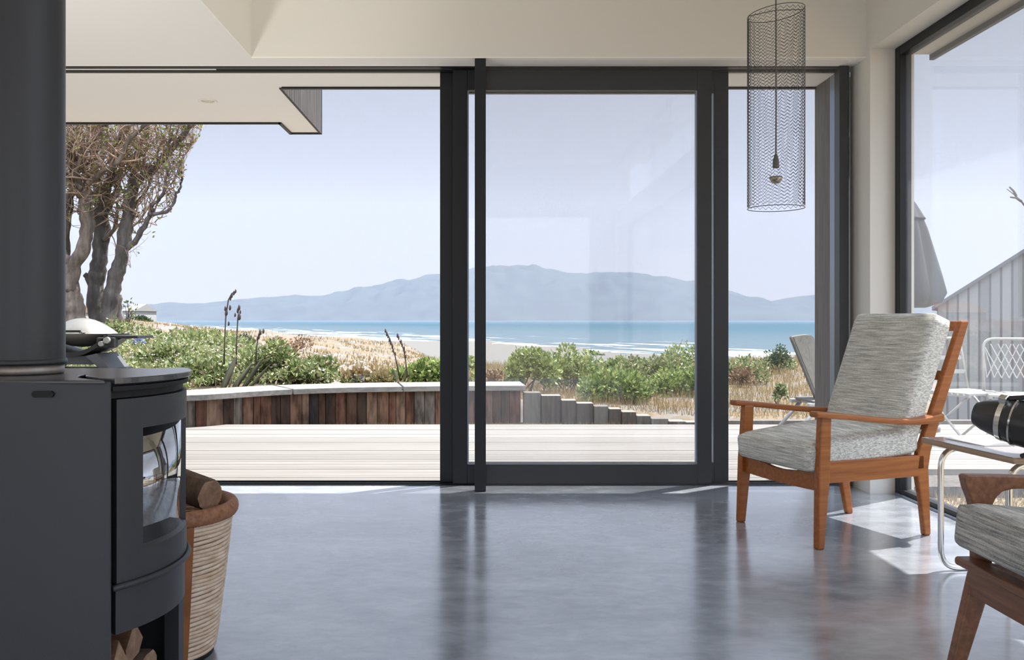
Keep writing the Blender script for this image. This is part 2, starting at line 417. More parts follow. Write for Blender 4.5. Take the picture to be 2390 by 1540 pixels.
slider('door_2', 5.105, 5.145, PX(1027, 5.11), PX(1700, 5.11))

# insect screen drawn across from the right jamb
def screen_mat():
    m, t, b = new_mat('insect_mesh'); b.inputs['Base Color'].default_value = (.24, .24, .235, 1); b.inputs['Roughness'].default_value = .8
    tr = t.nodes.new('ShaderNodeBsdfTransparent'); mx = t.nodes.new('ShaderNodeMixShader'); mx.inputs[0].default_value = .07
    lk(t, tr.outputs[0], mx.inputs[1]); lk(t, b.outputs[0], mx.inputs[2]); lk(t, mx.outputs[0], t.nodes['Material Output'].inputs[0]); return m
scr = thing('insect_screen', 'fine grey insect screen with tall black pull bar drawn across the sliding doors', 'screen', (0, 4.87, 0))
MB().box((PX(1108, 4.85), 4.845, .002), (PX(1134, 4.85), 4.895, ZC-.001)).build('pull_bar', M['frame'], scr, bevel=.003)['label'] = 'tall black pull bar'
MB().box((PX(1134, 4.85)-.004, 4.868, .006), (2.014, 4.871, ZC-.004)).build('mesh_panel', screen_mat(), scr)
# ------------------------------------------------------------------ wood stove
def arc_pts(c, R, a0, a1, n): return [Vector((c[0]+R*math.cos(a), c[1]+R*math.sin(a), 0)) for a in (a0+(a1-a0)*i/n for i in range(n+1))]
def arc_band(mb, c, R0, R1, a0, a1, z0, z1, n=28):
    rings = []
    for i in range(n+1):
        a = math.radians(a0+(a1-a0)*i/n); ca, sa = math.cos(a), math.sin(a)
        rings.append([Vector((c[0]+R*ca, c[1]+R*sa, z)) for R, z in ((R0, z0), (R1, z0), (R1, z1), (R0, z1))])
    mb.loft(rings)
ST = 0.828
M['iron_top'] = plain('stove_top_steel', (.07, .072, .078), .22, .3, spec=1.0)
stove = thing('wood_stove', 'dark grey freestanding wood stove with curved glass door at left', 'stove', (-1.0, 1.99, 0))
SCX, SCY, SR = -1.015, 1.99, 0.321
# side panels: slightly bowed sheets running back from the front corners
def side_sheet(y, sgn, bow=.012):
    mb = MB(); n = 16; rings = []
    for i in range(n+1):
        u = i/n; xx = -.758-.50*u; yb = y+sgn*bow*math.sin(PI*u)
        rings.append([Vector((xx, yb, .03)), Vector((xx, yb-sgn*.006, .03)), Vector((xx, yb-sgn*.006, ST-.004)), Vector((xx, yb, ST-.004))])
    return mb.loft(rings)
a_ = side_sheet(1.775, -1).build('side_panel', M['iron'], stove, smooth=True, auto=30)
side_sheet(2.205, 1).build('side_panel', M['iron'], stove, smooth=True, auto=30)
# slot handle hole near the top of the near side panel
MB().prism([(-.914+.004, .7985), (-.906, .794), (-.870, .794), (-.866, .7985), (-.866, .8025), (-.870, .807), (-.906, .807), (-.910, .8025)], (1.762, 1.768), W=(0, 1, 0)).build('vent_slot', M['iron_dark'], stove)
MB().box((-1.258, 1.775, .03), (-1.25, 2.205, ST-.006)).build('back_panel', M['iron'], stove)
MB().box((-1.25, 1.79, .295), (-.775, 2.19, .800)).build('firebox', M['iron_dark'], stove)
MB().box((-1.25, 1.782, .03), (-.76, 2.198, .06)).build('base_plate', M['iron_dark'], stove)
# top plate, its front edge hollowed for the round lid
top = [(-1.262, 1.763), (-.764, 1.766)] + [(p.x-.004, p.y) for p in arc_pts((-.66, 1.99), .235, math.radians(244), math.radians(116), 20)][1:-1] + [(-.764, 2.214), (-1.262, 2.217)]
MB().prism(top, (ST-.007, ST), U=(1,0,0), V=(0,1,0), W=(0,0,1)).build('top_plate', M['iron_top'], stove, bevel=.002)
lid = [(p.x, p.y) for p in arc_pts((-.66, 1.99), .223, math.radians(116), math.radians(244), 20)] + [(p.x+.012, p.y) for p in arc_pts((SCX, SCY), SR, math.radians(-39), math.radians(39), 24)]
mb = MB(); mb.prism(lid, (ST-.010, ST+.003), U=(1,0,0), V=(0,1,0), W=(0,0,1))
lo = mb.build('front_lid', M['iron_top'], stove, bevel=.002)
mb = MB(); arc_band(mb, (SCX, SCY), .25, SR+.004, -38, 38, ST-.024, ST-.0145); arc_band(mb, (SCX, SCY), .25, SR-.010, -38, 38, ST-.04, ST-.010)
mb.build('lid_moulding', M['iron_dark'], stove, smooth=True, auto=30)
# curved door with its window and the deep reveal
dz0, dz1, wz0, wz1, wa0, wa1 = .408, .786, .467, .722, -24.5, 25
mb = MB()
arc_band(mb, (SCX, SCY), SR-.02, SR, -36, wa0, dz0, dz1, 10); arc_band(mb, (SCX, SCY), SR-.035, SR, wa1, 36, dz0, dz1, 10)
arc_band(mb, (SCX, SCY), SR-.035, SR, wa0, wa1, wz1, dz1, 30); arc_band(mb, (SCX, SCY), SR-.012, SR, wa0, wa1, dz0, wz0, 30)
rings = []
for i in range(31):                                  # sloping sill under the glass
    a = math.radians(wa0+(wa1-wa0)*i/30); ca, sa = math.cos(a), math.sin(a)
    rings.append([Vector((SCX+R*ca, SCY+R*sa, z)) for R, z in ((SR-.04, wz0-.03), (SR-.001, wz0-.03), (SR-.001, wz0), (SR-.04, wz0+.022))])
mb.loft(rings)
door = mb.build('door', M['iron'], stove, smooth=True, auto=30)
mb = MB(); arc_band(mb, (SCX, SCY), SR-.018, SR-.012, wa0-2, wa1+2, wz0-.02, wz1+.02, 40)
sg, t_, b_ = new_mat('coated_stove_glass'); b_.inputs['Base Color'].default_value = (.50, .50, .50, 1); b_.inputs['Metallic'].default_value = 1.0; b_.inputs['Roughness'].default_value = .035
mb.build('door_glass', sg, door, smooth=True)['label'] = 'curved reflective glass of the stove door'
mb = MB()                                              # rounded ridge that serves as the handle
mb.tube([Vector((SCX+(SR+.004)*math.cos(math.radians(a)), SCY+(SR+.004)*math.sin(math.radians(a)), .402)) for a in np.linspace(-38, 38, 40)], .0065, 10)
mb.build('door_ridge', M['iron'], stove, smooth=True)
mb = MB(); arc_band(mb, (SCX, SCY), SR-.03, SR-.004, -36, 36, .303, .394, 36); mb.build('ash_drawer', M['iron'], stove, smooth=True, auto=30)
MB().box((-.79, 2.165, .03), (-.755, 2.199, .30)).build('front_post', M['iron'], stove)
MB().box((-.778, 1.786, .06), (-.766, 1.792, ST-.04)).build('hinge_gap_strip', M['iron_dark'], stove)
# flue pipe with its collar
fl = thing('flue_pipe', 'black round flue pipe rising from the stove top to the ceiling', 'flue', (-1.044, 1.99, ST))
R_ = .0855
MB().lathe([(R_, ST+.03), (R_, ZC+.002)], (-1.0445, 1.99, 0), 64).build('pipe', M['iron'], fl, smooth=True, auto=40)
MB().lathe([(R_+.003, ST+.022), (R_+.005, ST+.026), (R_+.003, ST+.034), (R_-.002, ST+.034)], (-1.0445, 1.99, 0), 64).build('seam_ring', M['iron'], fl, smooth=True)
MB().lathe([(R_-.004, ST+.0005), (R_-.002, ST+.004), (R_-.002, ST+.022)], (-1.0445, 1.99, 0), 64).build('collar', plain('rusty_steel', (.30, .26, .23), .4, .7, var=.4, vscale=14), fl, smooth=True)['label'] = 'bare steel collar with rust stains'

# logs
def bark_mat():
    return streaky('log_bark', [(.3, (.05, .033, .024)), (.6, (.14, .085, .055)), (.85, (.25, .18, .13))], (30, 30, 5), .9, 6, .6, .01)
M['bark'] = bark_mat()
M['cut'] = streaky('cut_wood', [(.3, (.16, .09, .055)), (.55, (.30, .18, .11)), (.8, (.46, .32, .22))], (22, 22, 22), .85, 6)
M['split'] = streaky('split_wood', [(.3, (.072, .030, .014)), (.55, (.165, .083, .041)), (.8, (.319, .220, .138))], (4, 25, 25), .85, 6)
def log(name, a, b, r, label, group, split=False, seed=0, sq=1.0):
    a, b = Vector(a), Vector(b); rn = random.Random(seed)
    t = (b-a).normalized(); u = t.cross(Vector((0,0,1))).normalized(); v = u.cross(t)
    o = thing(name, label, 'firewood', (a+b)/2, group=group)
    n = 20; rad = [r*(1+.10*math.sin(2*k*2*PI/n+seed)+.06*rn.uniform(-1, 1)) for k in range(n)]
    if split:                                        # split billet: a wedge section
        poly = [(0, .9), (-.85, -.25), (-.7, -.75), (-.1, -.95), (.55, -.8), (.95, -.2)]
        sec = [(x_*r, y_*r*sq) for x_, y_ in poly]
    else: sec = [(rad[k]*math.cos(2*PI*k/n), rad[k]*math.sin(2*PI*k/n)) for k in range(n)]
    rings = [[a+(b-a)*s + u*(x_*(1+.05*math.sin(5*s+seed))) + v*y_ for x_, y_ in sec] for s in (0, .02, .3, .6, .98, 1)]
    rings[0] = [a+(p-a)*.97 for p in rings[0]]
    MB().loft(rings, cap=False).build('bark', M['split'] if split else M['bark'], o, smooth=not split)
    MB().add([p for p in rings[-1]], [tuple(range(len(sec)))]).build('cut_end', M['cut'], o)
    MB().add([p for p in rings[0]], [tuple(reversed(range(len(sec))))]).build('cut_end', M['cut'], o)
    return o

# ------------------------------------------------------------------ log basket
BX, BY, BR, BZ = -.918, 2.50, .192, .425
bk = thing('log_basket', 'tall round coiled cane basket holding firewood beside the stove', 'basket', (BX, BY, 0))
M['cane'] = streaky('cane', [(.3, (.50, .34, .22)), (.55, (.72, .57, .43)), (.8, (.86, .76, .63))], (18, 18, 70), .6, 4)
M['cane_dark'] = streaky('cane_binding', [(.3, (.20, .085, .04)), (.6, (.36, .17, .09)), (.85, (.50, .28, .17))], (60, 60, 60), .6, 4)
M['leather'] = streaky('brown_leather', [(.3, (.22, .075, .025)), (.7, (.36, .14, .05))], (8, 8, 8), .5, 4)
def br_at(z): return .138+(BR-.138)*(z/BZ)**.85
coil = MB(); nz = 33
for k in range(nz):
    z = .022+(BZ-.045)*k/(nz-1)*1.0; r = br_at(z)
    coil.tube([Vector((BX+r*math.cos(a), BY+r*math.sin(a), z+.0015*math.sin(3*a+k))) for a in np.linspace(0, 2*PI, 49)],   .0060, 6, cap=False)
coil.build('coiled_wall', M['cane'], bk, smooth=True)
mb = MB(); mb.lathe([(.135, .02), (br_at(.2)-.005, .2), (br_at(BZ)-.006, BZ-.01)], (BX, BY, 0), 40, cap=False); mb.lathe([(.0001, .022), (.135, .02)], (BX, BY, 0), 40); mb.build('liner', M['cane_dark'], bk, smooth=True)
MB().lathe([(.128, .0), (.140, .0), (.142, .02), (.134, .024)], (BX, BY, 0), 40).build('base_ring', M['iron_dark'], bk, smooth=True)
mb = MB(); nn = 220; rr = br_at(BZ)+.001
# wrapped rim: a fat ring of binding turns
ring = []
for k in range(nn+1):
    a = 2*PI*k/nn; q = .0195*(1+.05*(k % 2)); ring.append([Vector((BX+(rr+q*math.cos(b)*.8)*math.cos(a), BY+(rr+q*math.cos(b)*.8)*math.sin(a), BZ-.012+q*math.sin(b)*1.15)) for b in np.linspace(0, 2*PI, 12, endpoint=False)])
mb.loft(ring, cap=False); mb.build('rim', M['cane_dark'], bk, smooth=True)['label'] = 'thick dark wrapped cane rim'
def strap(ang):
    mb = MB(); rings = []
    for z in np.linspace(.012, BZ-.012, 14):
        r = br_at(z)+.0065; d = .0135/r
        rings.append([Vector((BX+q*math.cos(ang+s*d), BY+q*math.sin(ang+s*d), z)) for q, s in ((r, -1), (r+.004, -1), (r+.004, 1), (r, 1))])
    mb.loft(rings).build('leather_strap', M['leather'], bk)
strap(math.radians(-50)); strap(math.radians(66)); strap(math.radians(186))
log('log', (BX+.155, BY-.06, .462), (BX-.10, BY+.06, .520), .047, 'thick barked log resting across the top of the cane basket', 'logs in the cane basket', seed=3)
log('log', (BX+.06, BY-.12, .40), (BX-.13, BY+.02, .365), .036, 'reddish split log lying lower in the cane basket', 'logs in the cane basket', split=True, seed=5)
log('log', (BX+.02, BY-.06, .365), (BX-.05, BY+.10, .30), .04, 'barked log at the bottom of the cane basket', 'logs in the cane basket', seed=6)
# billets in the stove's open store
log('log', (-.795, 1.99, .225), (-1.10, 2.02, .235), .048, 'reddish split billet on top in the store under the stove', 'logs under the stove', split=True, seed=11)
log('log', (-.775, 1.86, .225), (-1.08, 1.88, .22), .044, 'pale split billet at the near side of the store under the stove', 'logs under the stove', split=True, seed=12, sq=1.2)
log('log', (-.78, 1.93, .135), (-1.1, 1.93, .135), .05, 'dark barked log below the split billets under the stove', 'logs under the stove', seed=13)
log('log', (-.79, 2.06, .125), (-1.1, 2.06, .125), .05, 'barked log at the far side of the store under the stove', 'logs under the stove', seed=14)
log('log', (-.78, 1.845, .12), (-1.1, 1.845, .12), .042, 'barked log at the near bottom of the store under the stove', 'logs under the stove', seed=15)
# ------------------------------------------------------------------ armchair by the window
def plank(mb, pts, wy, th):
    """board following points (x, z) in the chair's side plane, at side offset y: pts = [(x, y, z, half-depth)]"""
    rings = [[Vector((x-h, y-wy/2, z)), Vector((x+h, y-wy/2, z)), Vector((x+h, y+wy/2, z)), Vector((x-h, y+wy/2, z))] for x, y, z, h in pts]
    return mb.loft(rings)
def rotY(a): return Matrix.Rotation(a, 4, 'Y')
CHX, CHY = 1.579, 3.99
ch = thing('armchair', 'teak armchair with high grey woven back cushion standing by the side window', 'armchair', (CHX, CHY, 0), math.atan2(-.345, -.9386), 'teak armchairs', world=False)
for s in (-1, 1):
    mb = MB(); plank(mb, [(.305, s*.262, 0, .017), (.285, s*.258, .30, .030), (.272, s*.255, .548, .027)], .034, 0)
    mb.build('front_leg', M['wood'], ch, bevel=.007, seg=3)
    mb = MB(); plank(mb, [(-.305, s*.232, 0, .018), (-.283, s*.240, .16, .025), (-.262, s*.243, .30, .036), (-.275, s*.243, .37, .036), (-.40, s*.243, .67, .030), (-.512, s*.243, .945, .025)], .030, 0)
    mb.build('back_leg', M['wood'], ch, bevel=.008, seg=3)
    mb = MB(); mb.box((-.27, s*.246-.012, .266), (.285, s*.246+.012, .358)); mb.build('side_rail', M['wood'], ch, bevel=.004)
    # arm: flat board that dips towards the back post
    mb = MB(); n = 14; rings = []
    for i in range(n+1):
        u = i/n; x_ = .345-.70*u; z = .560-.050*u-.026*math.sin(PI*min(1, u*1.0))*u + .012*max(0, u-.8)/.2
        hw = .030*(1-.0*u) if i not in (0,) else .024
        off = s*(.272-.012*u); th = .0125 if u < .75 else .0125+.006*(u-.75)/.25
        rings.append([Vector((x_, off-hw, z-th)), Vector((x_, off+hw, z-th)), Vector((x_, off+hw, z+th)), Vector((x_, off-hw, z+th))])
    mb.loft(rings); mb.build('arm', M['wood'], ch, bevel=.008, seg=3)
mb = MB(); rings = []
for i in range(13):                                   # front rail with a hollowed top edge
    u = i/12; y = -.245+.49*u; d = .048*math.sin(PI*u)
    rings.append([Vector((.272, y, .234-d*.12)), Vector((.294, y, .234-d*.12)), Vector((.294, y, .338-d)), Vector((.272, y, .338-d))])
mb.loft(rings); mb.build('front_rail', M['wood'], ch, bevel=.004)
MB().box((-.285, -.23, .285), (-.262, .23, .345)).build('back_rail', M['wood'], ch, bevel=.004)
for k in range(6):
    x_ = .20-.085*k
    MB().box((x_-.02, -.238, .318-.01*k), (x_+.02, .238, .330-.01*k)).build('webbing_strap', M['iron_dark'], ch)
for z in (.92, .70, .48):
    x_ = -.262-.39*(z-.306)
    MB().box((x_-.012, -.23, z-.022), (x_+.012, .23, z+.022)).build('back_slat', M['wood'], ch, bevel=.004)
mb = MB(); cushion(mb, (.045, 0, .393), (.60, .50, .118), rotY(math.radians(5.5)), puff=.018, r=.030)
mb.build('seat_cushion', M['cloth'], ch, smooth=True)
mb = MB(); Mb = Matrix.Rotation(math.radians(-21.2), 4, 'Y'); cushion(mb, (-.293, 0, .672), (.115, .49, .63), Mb, puff=.016, r=.028)
mb.build('back_cushion', M['cloth'], ch, smooth=True)

# ------------------------------------------------------------------ second armchair, cut by the frame
c2 = thing('armchair', 'dark teak armchair with sloping grey cushion cut off at the right edge', 'armchair', (1.585, 2.13, 0), 0, 'teak armchairs')
YF, YN = 2.395, 1.865
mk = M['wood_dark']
def xz(mb, poly, y0, y1): return mb.prism(poly, (y0, y1), O=(0, 0, 0), U=(1, 0, 0), V=(0, 0, 1), W=(0, 1, 0))
for yc in (YF, YN):
    # leg: splayed plank under the apron
    mb = MB(); xz(mb, [(1.322, .262), (1.384, .262), (1.30, .0), (1.262, .0)], yc-.016, yc+.016); mb.build('front_leg', mk, c2, bevel=.005)
    mb = MB(); xz(mb, [(1.86, .262), (1.92, .262), (1.99, .0), (1.95, .0)], yc-.016, yc+.016); mb.build('back_leg', mk, c2, bevel=.005)
    # arm with its flowing front support
    pl = [(1.298, .524), (1.305, .494), (1.318, .46), (1.327, .42), (1.33, .26), (1.375, .26), (1.372, .40), (1.374, .445), (1.385, .468), (1.402, .484), (1.43, .491), (1.60, .492), (2.0, .455), (2.0, .485), (1.60, .520), (1.40, .5275), (1.305, .529)]
    mb = MB(); xz(mb, pl, yc-.018, yc+.018); mb.build('arm', mk, c2, bevel=.005)
    mb = MB(); xz(mb, [(1.34, .235), (1.92, .20), (1.92, .262), (1.34, .297)], yc-.05, yc-.03) if yc == YF else xz(mb, [(1.34, .235), (1.92, .20), (1.92, .262), (1.34, .297)], yc+.03, yc+.05); mb.build('side_rail', mk, c2, bevel=.003)
MB().box((1.288, YN-.02, .278), (1.345, YF+.02, .302)).build('seat_lip', mk, c2, bevel=.009, seg=4)
MB().box((1.315, YN, .202), (1.338, YF, .280)).build('front_rail', mk, c2, bevel=.003)
MB().box((1.90, YN, .19), (1.92, YF, .26)).build('back_rail', mk, c2, bevel=.003)
mb = MB(); cushion(mb, (1.575, 2.13, .368), (.62, .51, .125), rotY(math.radians(6)), puff=.012, r=.026)
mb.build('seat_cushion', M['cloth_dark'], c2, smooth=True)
mb = MB(); cushion(mb, (1.94, 2.13, .64), (.11, .51, .58), Matrix.Rotation(math.radians(20), 4, 'Y'), puff=.012, r=.026)
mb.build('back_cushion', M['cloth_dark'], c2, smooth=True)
for yc in (YF-.01, YN+.01):
    mb = MB(); xz(mb, [(1.90, .26), (1.955, .26), (2.075, .90), (2.03, .90)], yc-.014, yc+.014); mb.build('back_post', mk, c2, bevel=.005)

# ------------------------------------------------------------------ side table
A = Vector((1.688, 3.40, 0)); B = Vector((1.742, 2.894, 0)); d_ = (B-A).normalized(); n_ = Vector((-d_.y, d_.x, 0))
tb = thing('side_table', 'low side table with grey top and bent chrome tube legs', 'table', (1.9, 3.15, 0))
ang = math.atan2(n_.y, n_.x); L = (B-A).length; TZ = .495; Wd = .36
def T(a, b, z): return A + d_*a + n_*b + Vector((0, 0, z))
mb = MB(); mb.prism([(0, 0), (L, 0), (L, Wd), (0, Wd)], (TZ-.022, TZ-.002), O=A, U=d_, V=n_, W=(0, 0, 1)); mb.build('edge_board', M['laminate'], tb, bevel=.003)
mb = MB(); mb.prism([(.001, .001), (L-.001, .001), (L-.001, Wd-.001), (.001, Wd-.001)], (TZ-.002, TZ), O=A, U=d_, V=n_, W=(0, 0, 1)); mb.build('table_top', plain('grey_laminate', (.36, .34, .33), .16, spec=.6), tb)
def bend(pts, r, n=6):
    pts = [Vector(p) for p in pts]; out = [pts[0]]
    for i in range(1, len(pts)-1):
        p, q, s = pts[i-1], pts[i], pts[i+1]; a = q+(p-q).normalized()*r; c = q+(s-q).normalized()*r
        for k in range(n+1):
            u = k/n; out.append(a*(1-u)**2+q*2*u*(1-u)+c*u*u)
    return out+[pts[-1]]
for a in (.085, L-.055):
    MB().tube(bend([T(a, Wd-.03, TZ-.032), T(a, .025, TZ-.032), T(a, .025, .011), T(a, Wd+.02, .011)], .075, 8), .0105, 12).build('leg', M['chrome'], tb, smooth=True)
MB().tube([T(.085, Wd+.02, .011), T(L-.055, Wd+.02, .011)], .0105, 12).build('stretcher', M['chrome'], tb, smooth=True)

# magazine
mg = thing('magazine', 'open white magazine lying on the side table in sunlight', 'magazine', T(.2, .2, TZ))
mb = MB(); n = 12
for sgn in (-1, 1):
    rings = []
    for i in range(n+1):
        u = i/n; h = .010*math.sin(PI*min(1, u*1.15))**.7*(1-u*.4)+.003
        a_ = .175+.0*u; p = T(.055, .205, TZ+.0006) + (n_*.75+d_*.0)*0
        c0 = T(.05, .19+sgn*.125*u, TZ+.0008); c1 = T(.26, .20+sgn*.125*u, TZ+.0008)
        rings.append([c0, c1, c1+Vector((0, 0, h)), c0+Vector((0, 0, h))])
    mb.loft(rings)
mb.build('pages', plain('white_paper', (.82, .82, .80), .5), mg, smooth=True, auto=40)

# telescope on its small stand
M['tele'] = plain('black_enamel', (.022, .020, .020), .32, spec=.6)
tl = thing('telescope', 'black telescope with chrome ring clamps on the side table', 'telescope', T(.40, .22, TZ))
p0 = P(2276, 964, 3.06); p1 = P(2470, 1006, 2.86); ax = (p1-p0).normalized()
pr = [(0, .004), (.004, .040), (.03, .052), (.08, .066), (.13, .077), (.20, .080), (.30, .080), (.36, .06), (.365, .03)]
Q = ax.to_track_quat('Z', 'Y').to_matrix().to_4x4()
mb = MB(); rings = []
for s, r in pr: rings.append([p0+ax*s + (Q @ Vector((r*math.cos(2*PI*k/36), r*math.sin(2*PI*k/36), 0))) for k in range(36)])
mb.loft(rings); mb.build('tube', M['tele'], tl, smooth=True, auto=40)
def ringband(name, s0, s1, r0, r1, mat):
    mb = MB(); mb.loft([[p0+ax*s + (Q @ Vector((r*math.cos(2*PI*k/40), r*math.sin(2*PI*k/40), 0))) for k in range(40)] for s, r in ((s0, r0-.004), (s0, r0+.004), (s1, r1+.004), (s1, r1-.004))])
    return mb.build(name, mat, tl, smooth=True, auto=40)
ringband('ring_clamp', .088, .106, .068, .072, M['chrome']); ringband('trim_ring', .134, .140, .078, .078, M['chrome']); ringband('ring_clamp', .24, .26, .080, .080, M['chrome'])
upv = (Vector((0, 0, 1))-ax*ax.z).normalized(); sdv = ax.cross(upv)
c = p0+ax*.097
def obox(name, c, u, v, w_, hu, hv, hw, mat, bev=.003):
    mb = MB(); mb.add([c+u*a*hu+v*b*hv+w_*e_*hw for a in (-1, 1) for b in (-1, 1) for e_ in (-1, 1)], [(0,1,3,2),(4,6,7,5),(0,4,5,1),(2,3,7,6),(0,2,6,4),(1,5,7,3)]); return mb.build(name, mat, tl, bevel=bev)
vd = (upv*.72 - Vector((0, 1, 0))*.69); vd = (vd-ax*vd.dot(ax)).normalized(); wd = ax.cross(vd)
obox('clamp_knob', c+vd*.082, ax, vd, wd, .013, .012, .013, M['chrome'])
obox('finder_bar', p0+ax*.135+upv*.086-Vector((0, .012, 0)), (ax*.9+upv*.25).normalized(), upv, sdv, .045, .008, .009, M['tele'])
sc_ = p0+ax*.2
mb = MB(); mb.tube([Vector((sc_.x, sc_.y, TZ+.012)), Vector((sc_.x, sc_.y, sc_.z-.07))], .016, 14); mb.build('stand_post', M['tele'], tl, smooth=True, auto=40)
mb = MB()
for k in range(3):
    a = math.radians(200+120*k); mb.tube([Vector((sc_.x, sc_.y, TZ+.014)), Vector((sc_.x+.075*math.cos(a), sc_.y+.075*math.sin(a), TZ+.008))], [.013, .008], 10)
mb.build('stand_feet', M['tele'], tl, smooth=True, auto=40)

# ------------------------------------------------------------------ pendant lamp of wire mesh
PD = 3.94; pc = Vector((PX(1811, PD), PD, 0)); PR = .123; z0, z1 = PZ(486, PD), PZ(30, PD)
pen = thing('pendant_lamp', 'tall cylindrical wire mesh pendant lamp hanging near the sliding doors', 'lamp', (pc.x, pc.y, z0))
tilt = .075
def ztop(a): return z1 + PR*math.cos(a)*tilt*1.6
mb = MB(); nr, nc = 58, 27
def pt(i, k):
    a = 2*PI*(k+.5*(i % 2)*0)/nc; u = i/nr; zz = z0+(ztop(a)-z0)*u; rr_ = PR*(1+.012*math.sin(3*a)*math.sin(PI*u))
    return Vector((pc.x+rr_*math.cos(a), pc.y+rr_*math.sin(a), zz))
amp = (z1-z0)/nr*.50
for i in range(nr+1):
    path = []
    for k in range(2*nc+1):
        a = 2*PI*k/(2*nc); u = i/nr; zz = z0+(ztop(a)-z0)*u + (amp if k % 2 else -amp)*(.85 if 0 < i < nr else 0)
        path.append(Vector((pc.x+PR*math.cos(a), pc.y+PR*math.sin(a), zz)))
    mb.tube(path, .00135, 3, cap=False)
mb.build('mesh_shade', plain('galvanised_wire', (.09, .09, .095), .45, .6), pen)
mb = MB()
for zf in (lambda a: ztop(a), lambda a: z0): mb.tube([Vector((pc.x+PR*math.cos(a), pc.y+PR*math.sin(a), zf(a))) for a in np.linspace(0, 2*PI, 49)], .0018, 6, cap=False)
mb.tube([Vector((pc.x-PR*.99, pc.y, z0)), Vector((pc.x-PR*.99, pc.y, ztop(PI)))], .0014, 5)
mb.tube([Vector((pc.x-PR, pc.y, ztop(PI))), Vector((pc.x, pc.y, z1+.012)), Vector((pc.x+PR, pc.y, ztop(0)))], .0018, 6)
mb.build('rim_wire', plain('dark_wire', (.10, .10, .10), .4, .6), pen, smooth=True)
zs = PZ(360, PD)
MB().tube([Vector((pc.x, pc.y, 3.449)), Vector((pc.x, pc.y, z1)), Vector((pc.x+.0006, pc.y, 1.9)), Vector((pc.x, pc.y, zs))], .0034, 8).build('cord', plain('grey_flex', (.13, .12, .11), .8), pen, smooth=True)
zb = PZ(392, PD)
MB().lathe([(.004, zs+.002), (.008, zs-.006), (.0135, zs-.028), (.015, zb+.004), (.0135, zb)], pc, 20).build('lamp_holder', plain('grey_holder', (.14, .135, .12), .5), pen, smooth=True)
zc = PZ(414, PD)
MB().lathe([(.011, zb), (.012, zb-.008), (.022, zb-.025), (.0285, zc), (.026, zc-.012)], pc, 24, cap=False).build('bulb', M['bulb'], pen, smooth=True)
MB().lathe([(.0285, zc+.003), (.027, zc-.010), (.020, zc-.021), (.010, zc-.027), (.0005, zc-.029)], pc, 24).build('bulb_cap', plain('bulb_silver', (.42, .38, .30), .3, .9), pen, smooth=True)['label'] = 'silvered lower half of the bulb'
# ------------------------------------------------------------------ ground, dunes, sea, island
YS = [9.0, 9.25, 10.5, 14, 20, 30, 45, 60, 90, 130, 180, 240, 300]
TC = {
 -900: [.2,.3,.45,.75,.85,.9,.9,.9,.8,.7,.6,.4,.2],
 120:  [.2,.27,.40,.75,.85,.90,.90,.9,.8,.7,.6,.2,-2],
 300:  [.2,.25,.35,.72,.80,.88,.86,.6,.4,0,-3,-5.5,-7],
 400:  [.2,.25,.32,.50,.62,.68,.70,.2,-2,-4,-5,-5.6,-7],
 520:  [.2,.25,.30,.35,.40,.45,.42,-.6,-3,-4.2,-4.8,-5.4,-7],
 640:  [-.10,.24,.27,.28,.25,.30,.30,-.8,-3.2,-4.25,-4.8,-5.25,-7],
 760:  [-.10,.22,.20,.15,.05,.10,.07,-1,-3.3,-4.3,-4.75,-5.1,-7],
 950:  [-.12,.18,.14,.00,-.20,-.33,-.28,-1.5,-3.5,-4.3,-4.65,-4.93,-6.5],
 1100: [-.12,.14,.08,-.1,-.35,-.60,-2.3,-3.4,-4.15,-4.45,-4.7,-4.95,-6.5],
 1400: [-.12,.0,.0,-.05,-.3,-.62,-2.4,-3.4,-4.3,-4.75,-4.98,-5.5,-7],
 1700: [-.12,-.1,-.1,-.1,-.18,-.42,-2.3,-3.6,-4.6,-5.0,-5.6,-6,-7],
 1900: [-.12,-.1,-.1,-.05,-.1,-.32,-2.3,-3.6,-4.8,-5.3,-5.8,-6,-7],
 1980: [-.12,-.1,-.1,-.05,-.1,-.32,-2.3,-3.6,-4.8,-5.3,-5.8,-6,-7],
 2110: [-.12,-.4,-.9,-1.5,-1.75,-1.9,-2.4,-3.6,-4.8,-5.3,-5.8,-6,-7],
 2700: [-.12,-.4,-.9,-1.5,-1.75,-1.9,-2.4,-3.0,-4.8,-5.3,-5.8,-6,-7],
 3600: [-.12,-.4,-.9,-1.5,-1.75,-1.9,-2.4,-3.0,-4.8,-5.3,-5.8,-6,-7]}
TK = sorted(TC); TA = np.array([TC[k] for k in TK])
def terr(px, Y):
    ly = np.log(Y); col = np.array([np.interp(ly, np.log(YS), TA[i]) for i in range(len(TK))])
    return float(np.interp(px, TK, col))
def ground_z(X, Y): return terr(CX+FPX*X/Y, Y)
pxs = np.arange(-900, 3601, 18); ys = np.exp(np.concatenate([np.linspace(math.log(8.3), math.log(9.4), 10)[:-1], np.linspace(math.log(9.4), math.log(300), 84)]))
V = np.zeros((len(ys), len(pxs), 3))
nz = RNG.normal(0, 1, (len(ys), len(pxs)))
for k in range(3):
    nz = (nz+np.roll(nz, 1, 0)+np.roll(nz, -1, 0)+np.roll(nz, 1, 1)+np.roll(nz, -1, 1))/5
nz /= nz.std()
for i, Y in enumerate(ys):
    col = np.array([np.interp(math.log(Y), np.log(YS), TA[j]) for j in range(len(TK))])
    z = np.interp(pxs, TK, col)
    V[i, :, 0] = (pxs-CX)*Y/FPX; V[i, :, 1] = Y; V[i, :, 2] = z + nz[i]*np.clip(.0022*(Y-9), 0, .05)
ni, nj = len(ys), len(pxs)
idx = np.arange(ni*nj).reshape(ni, nj)
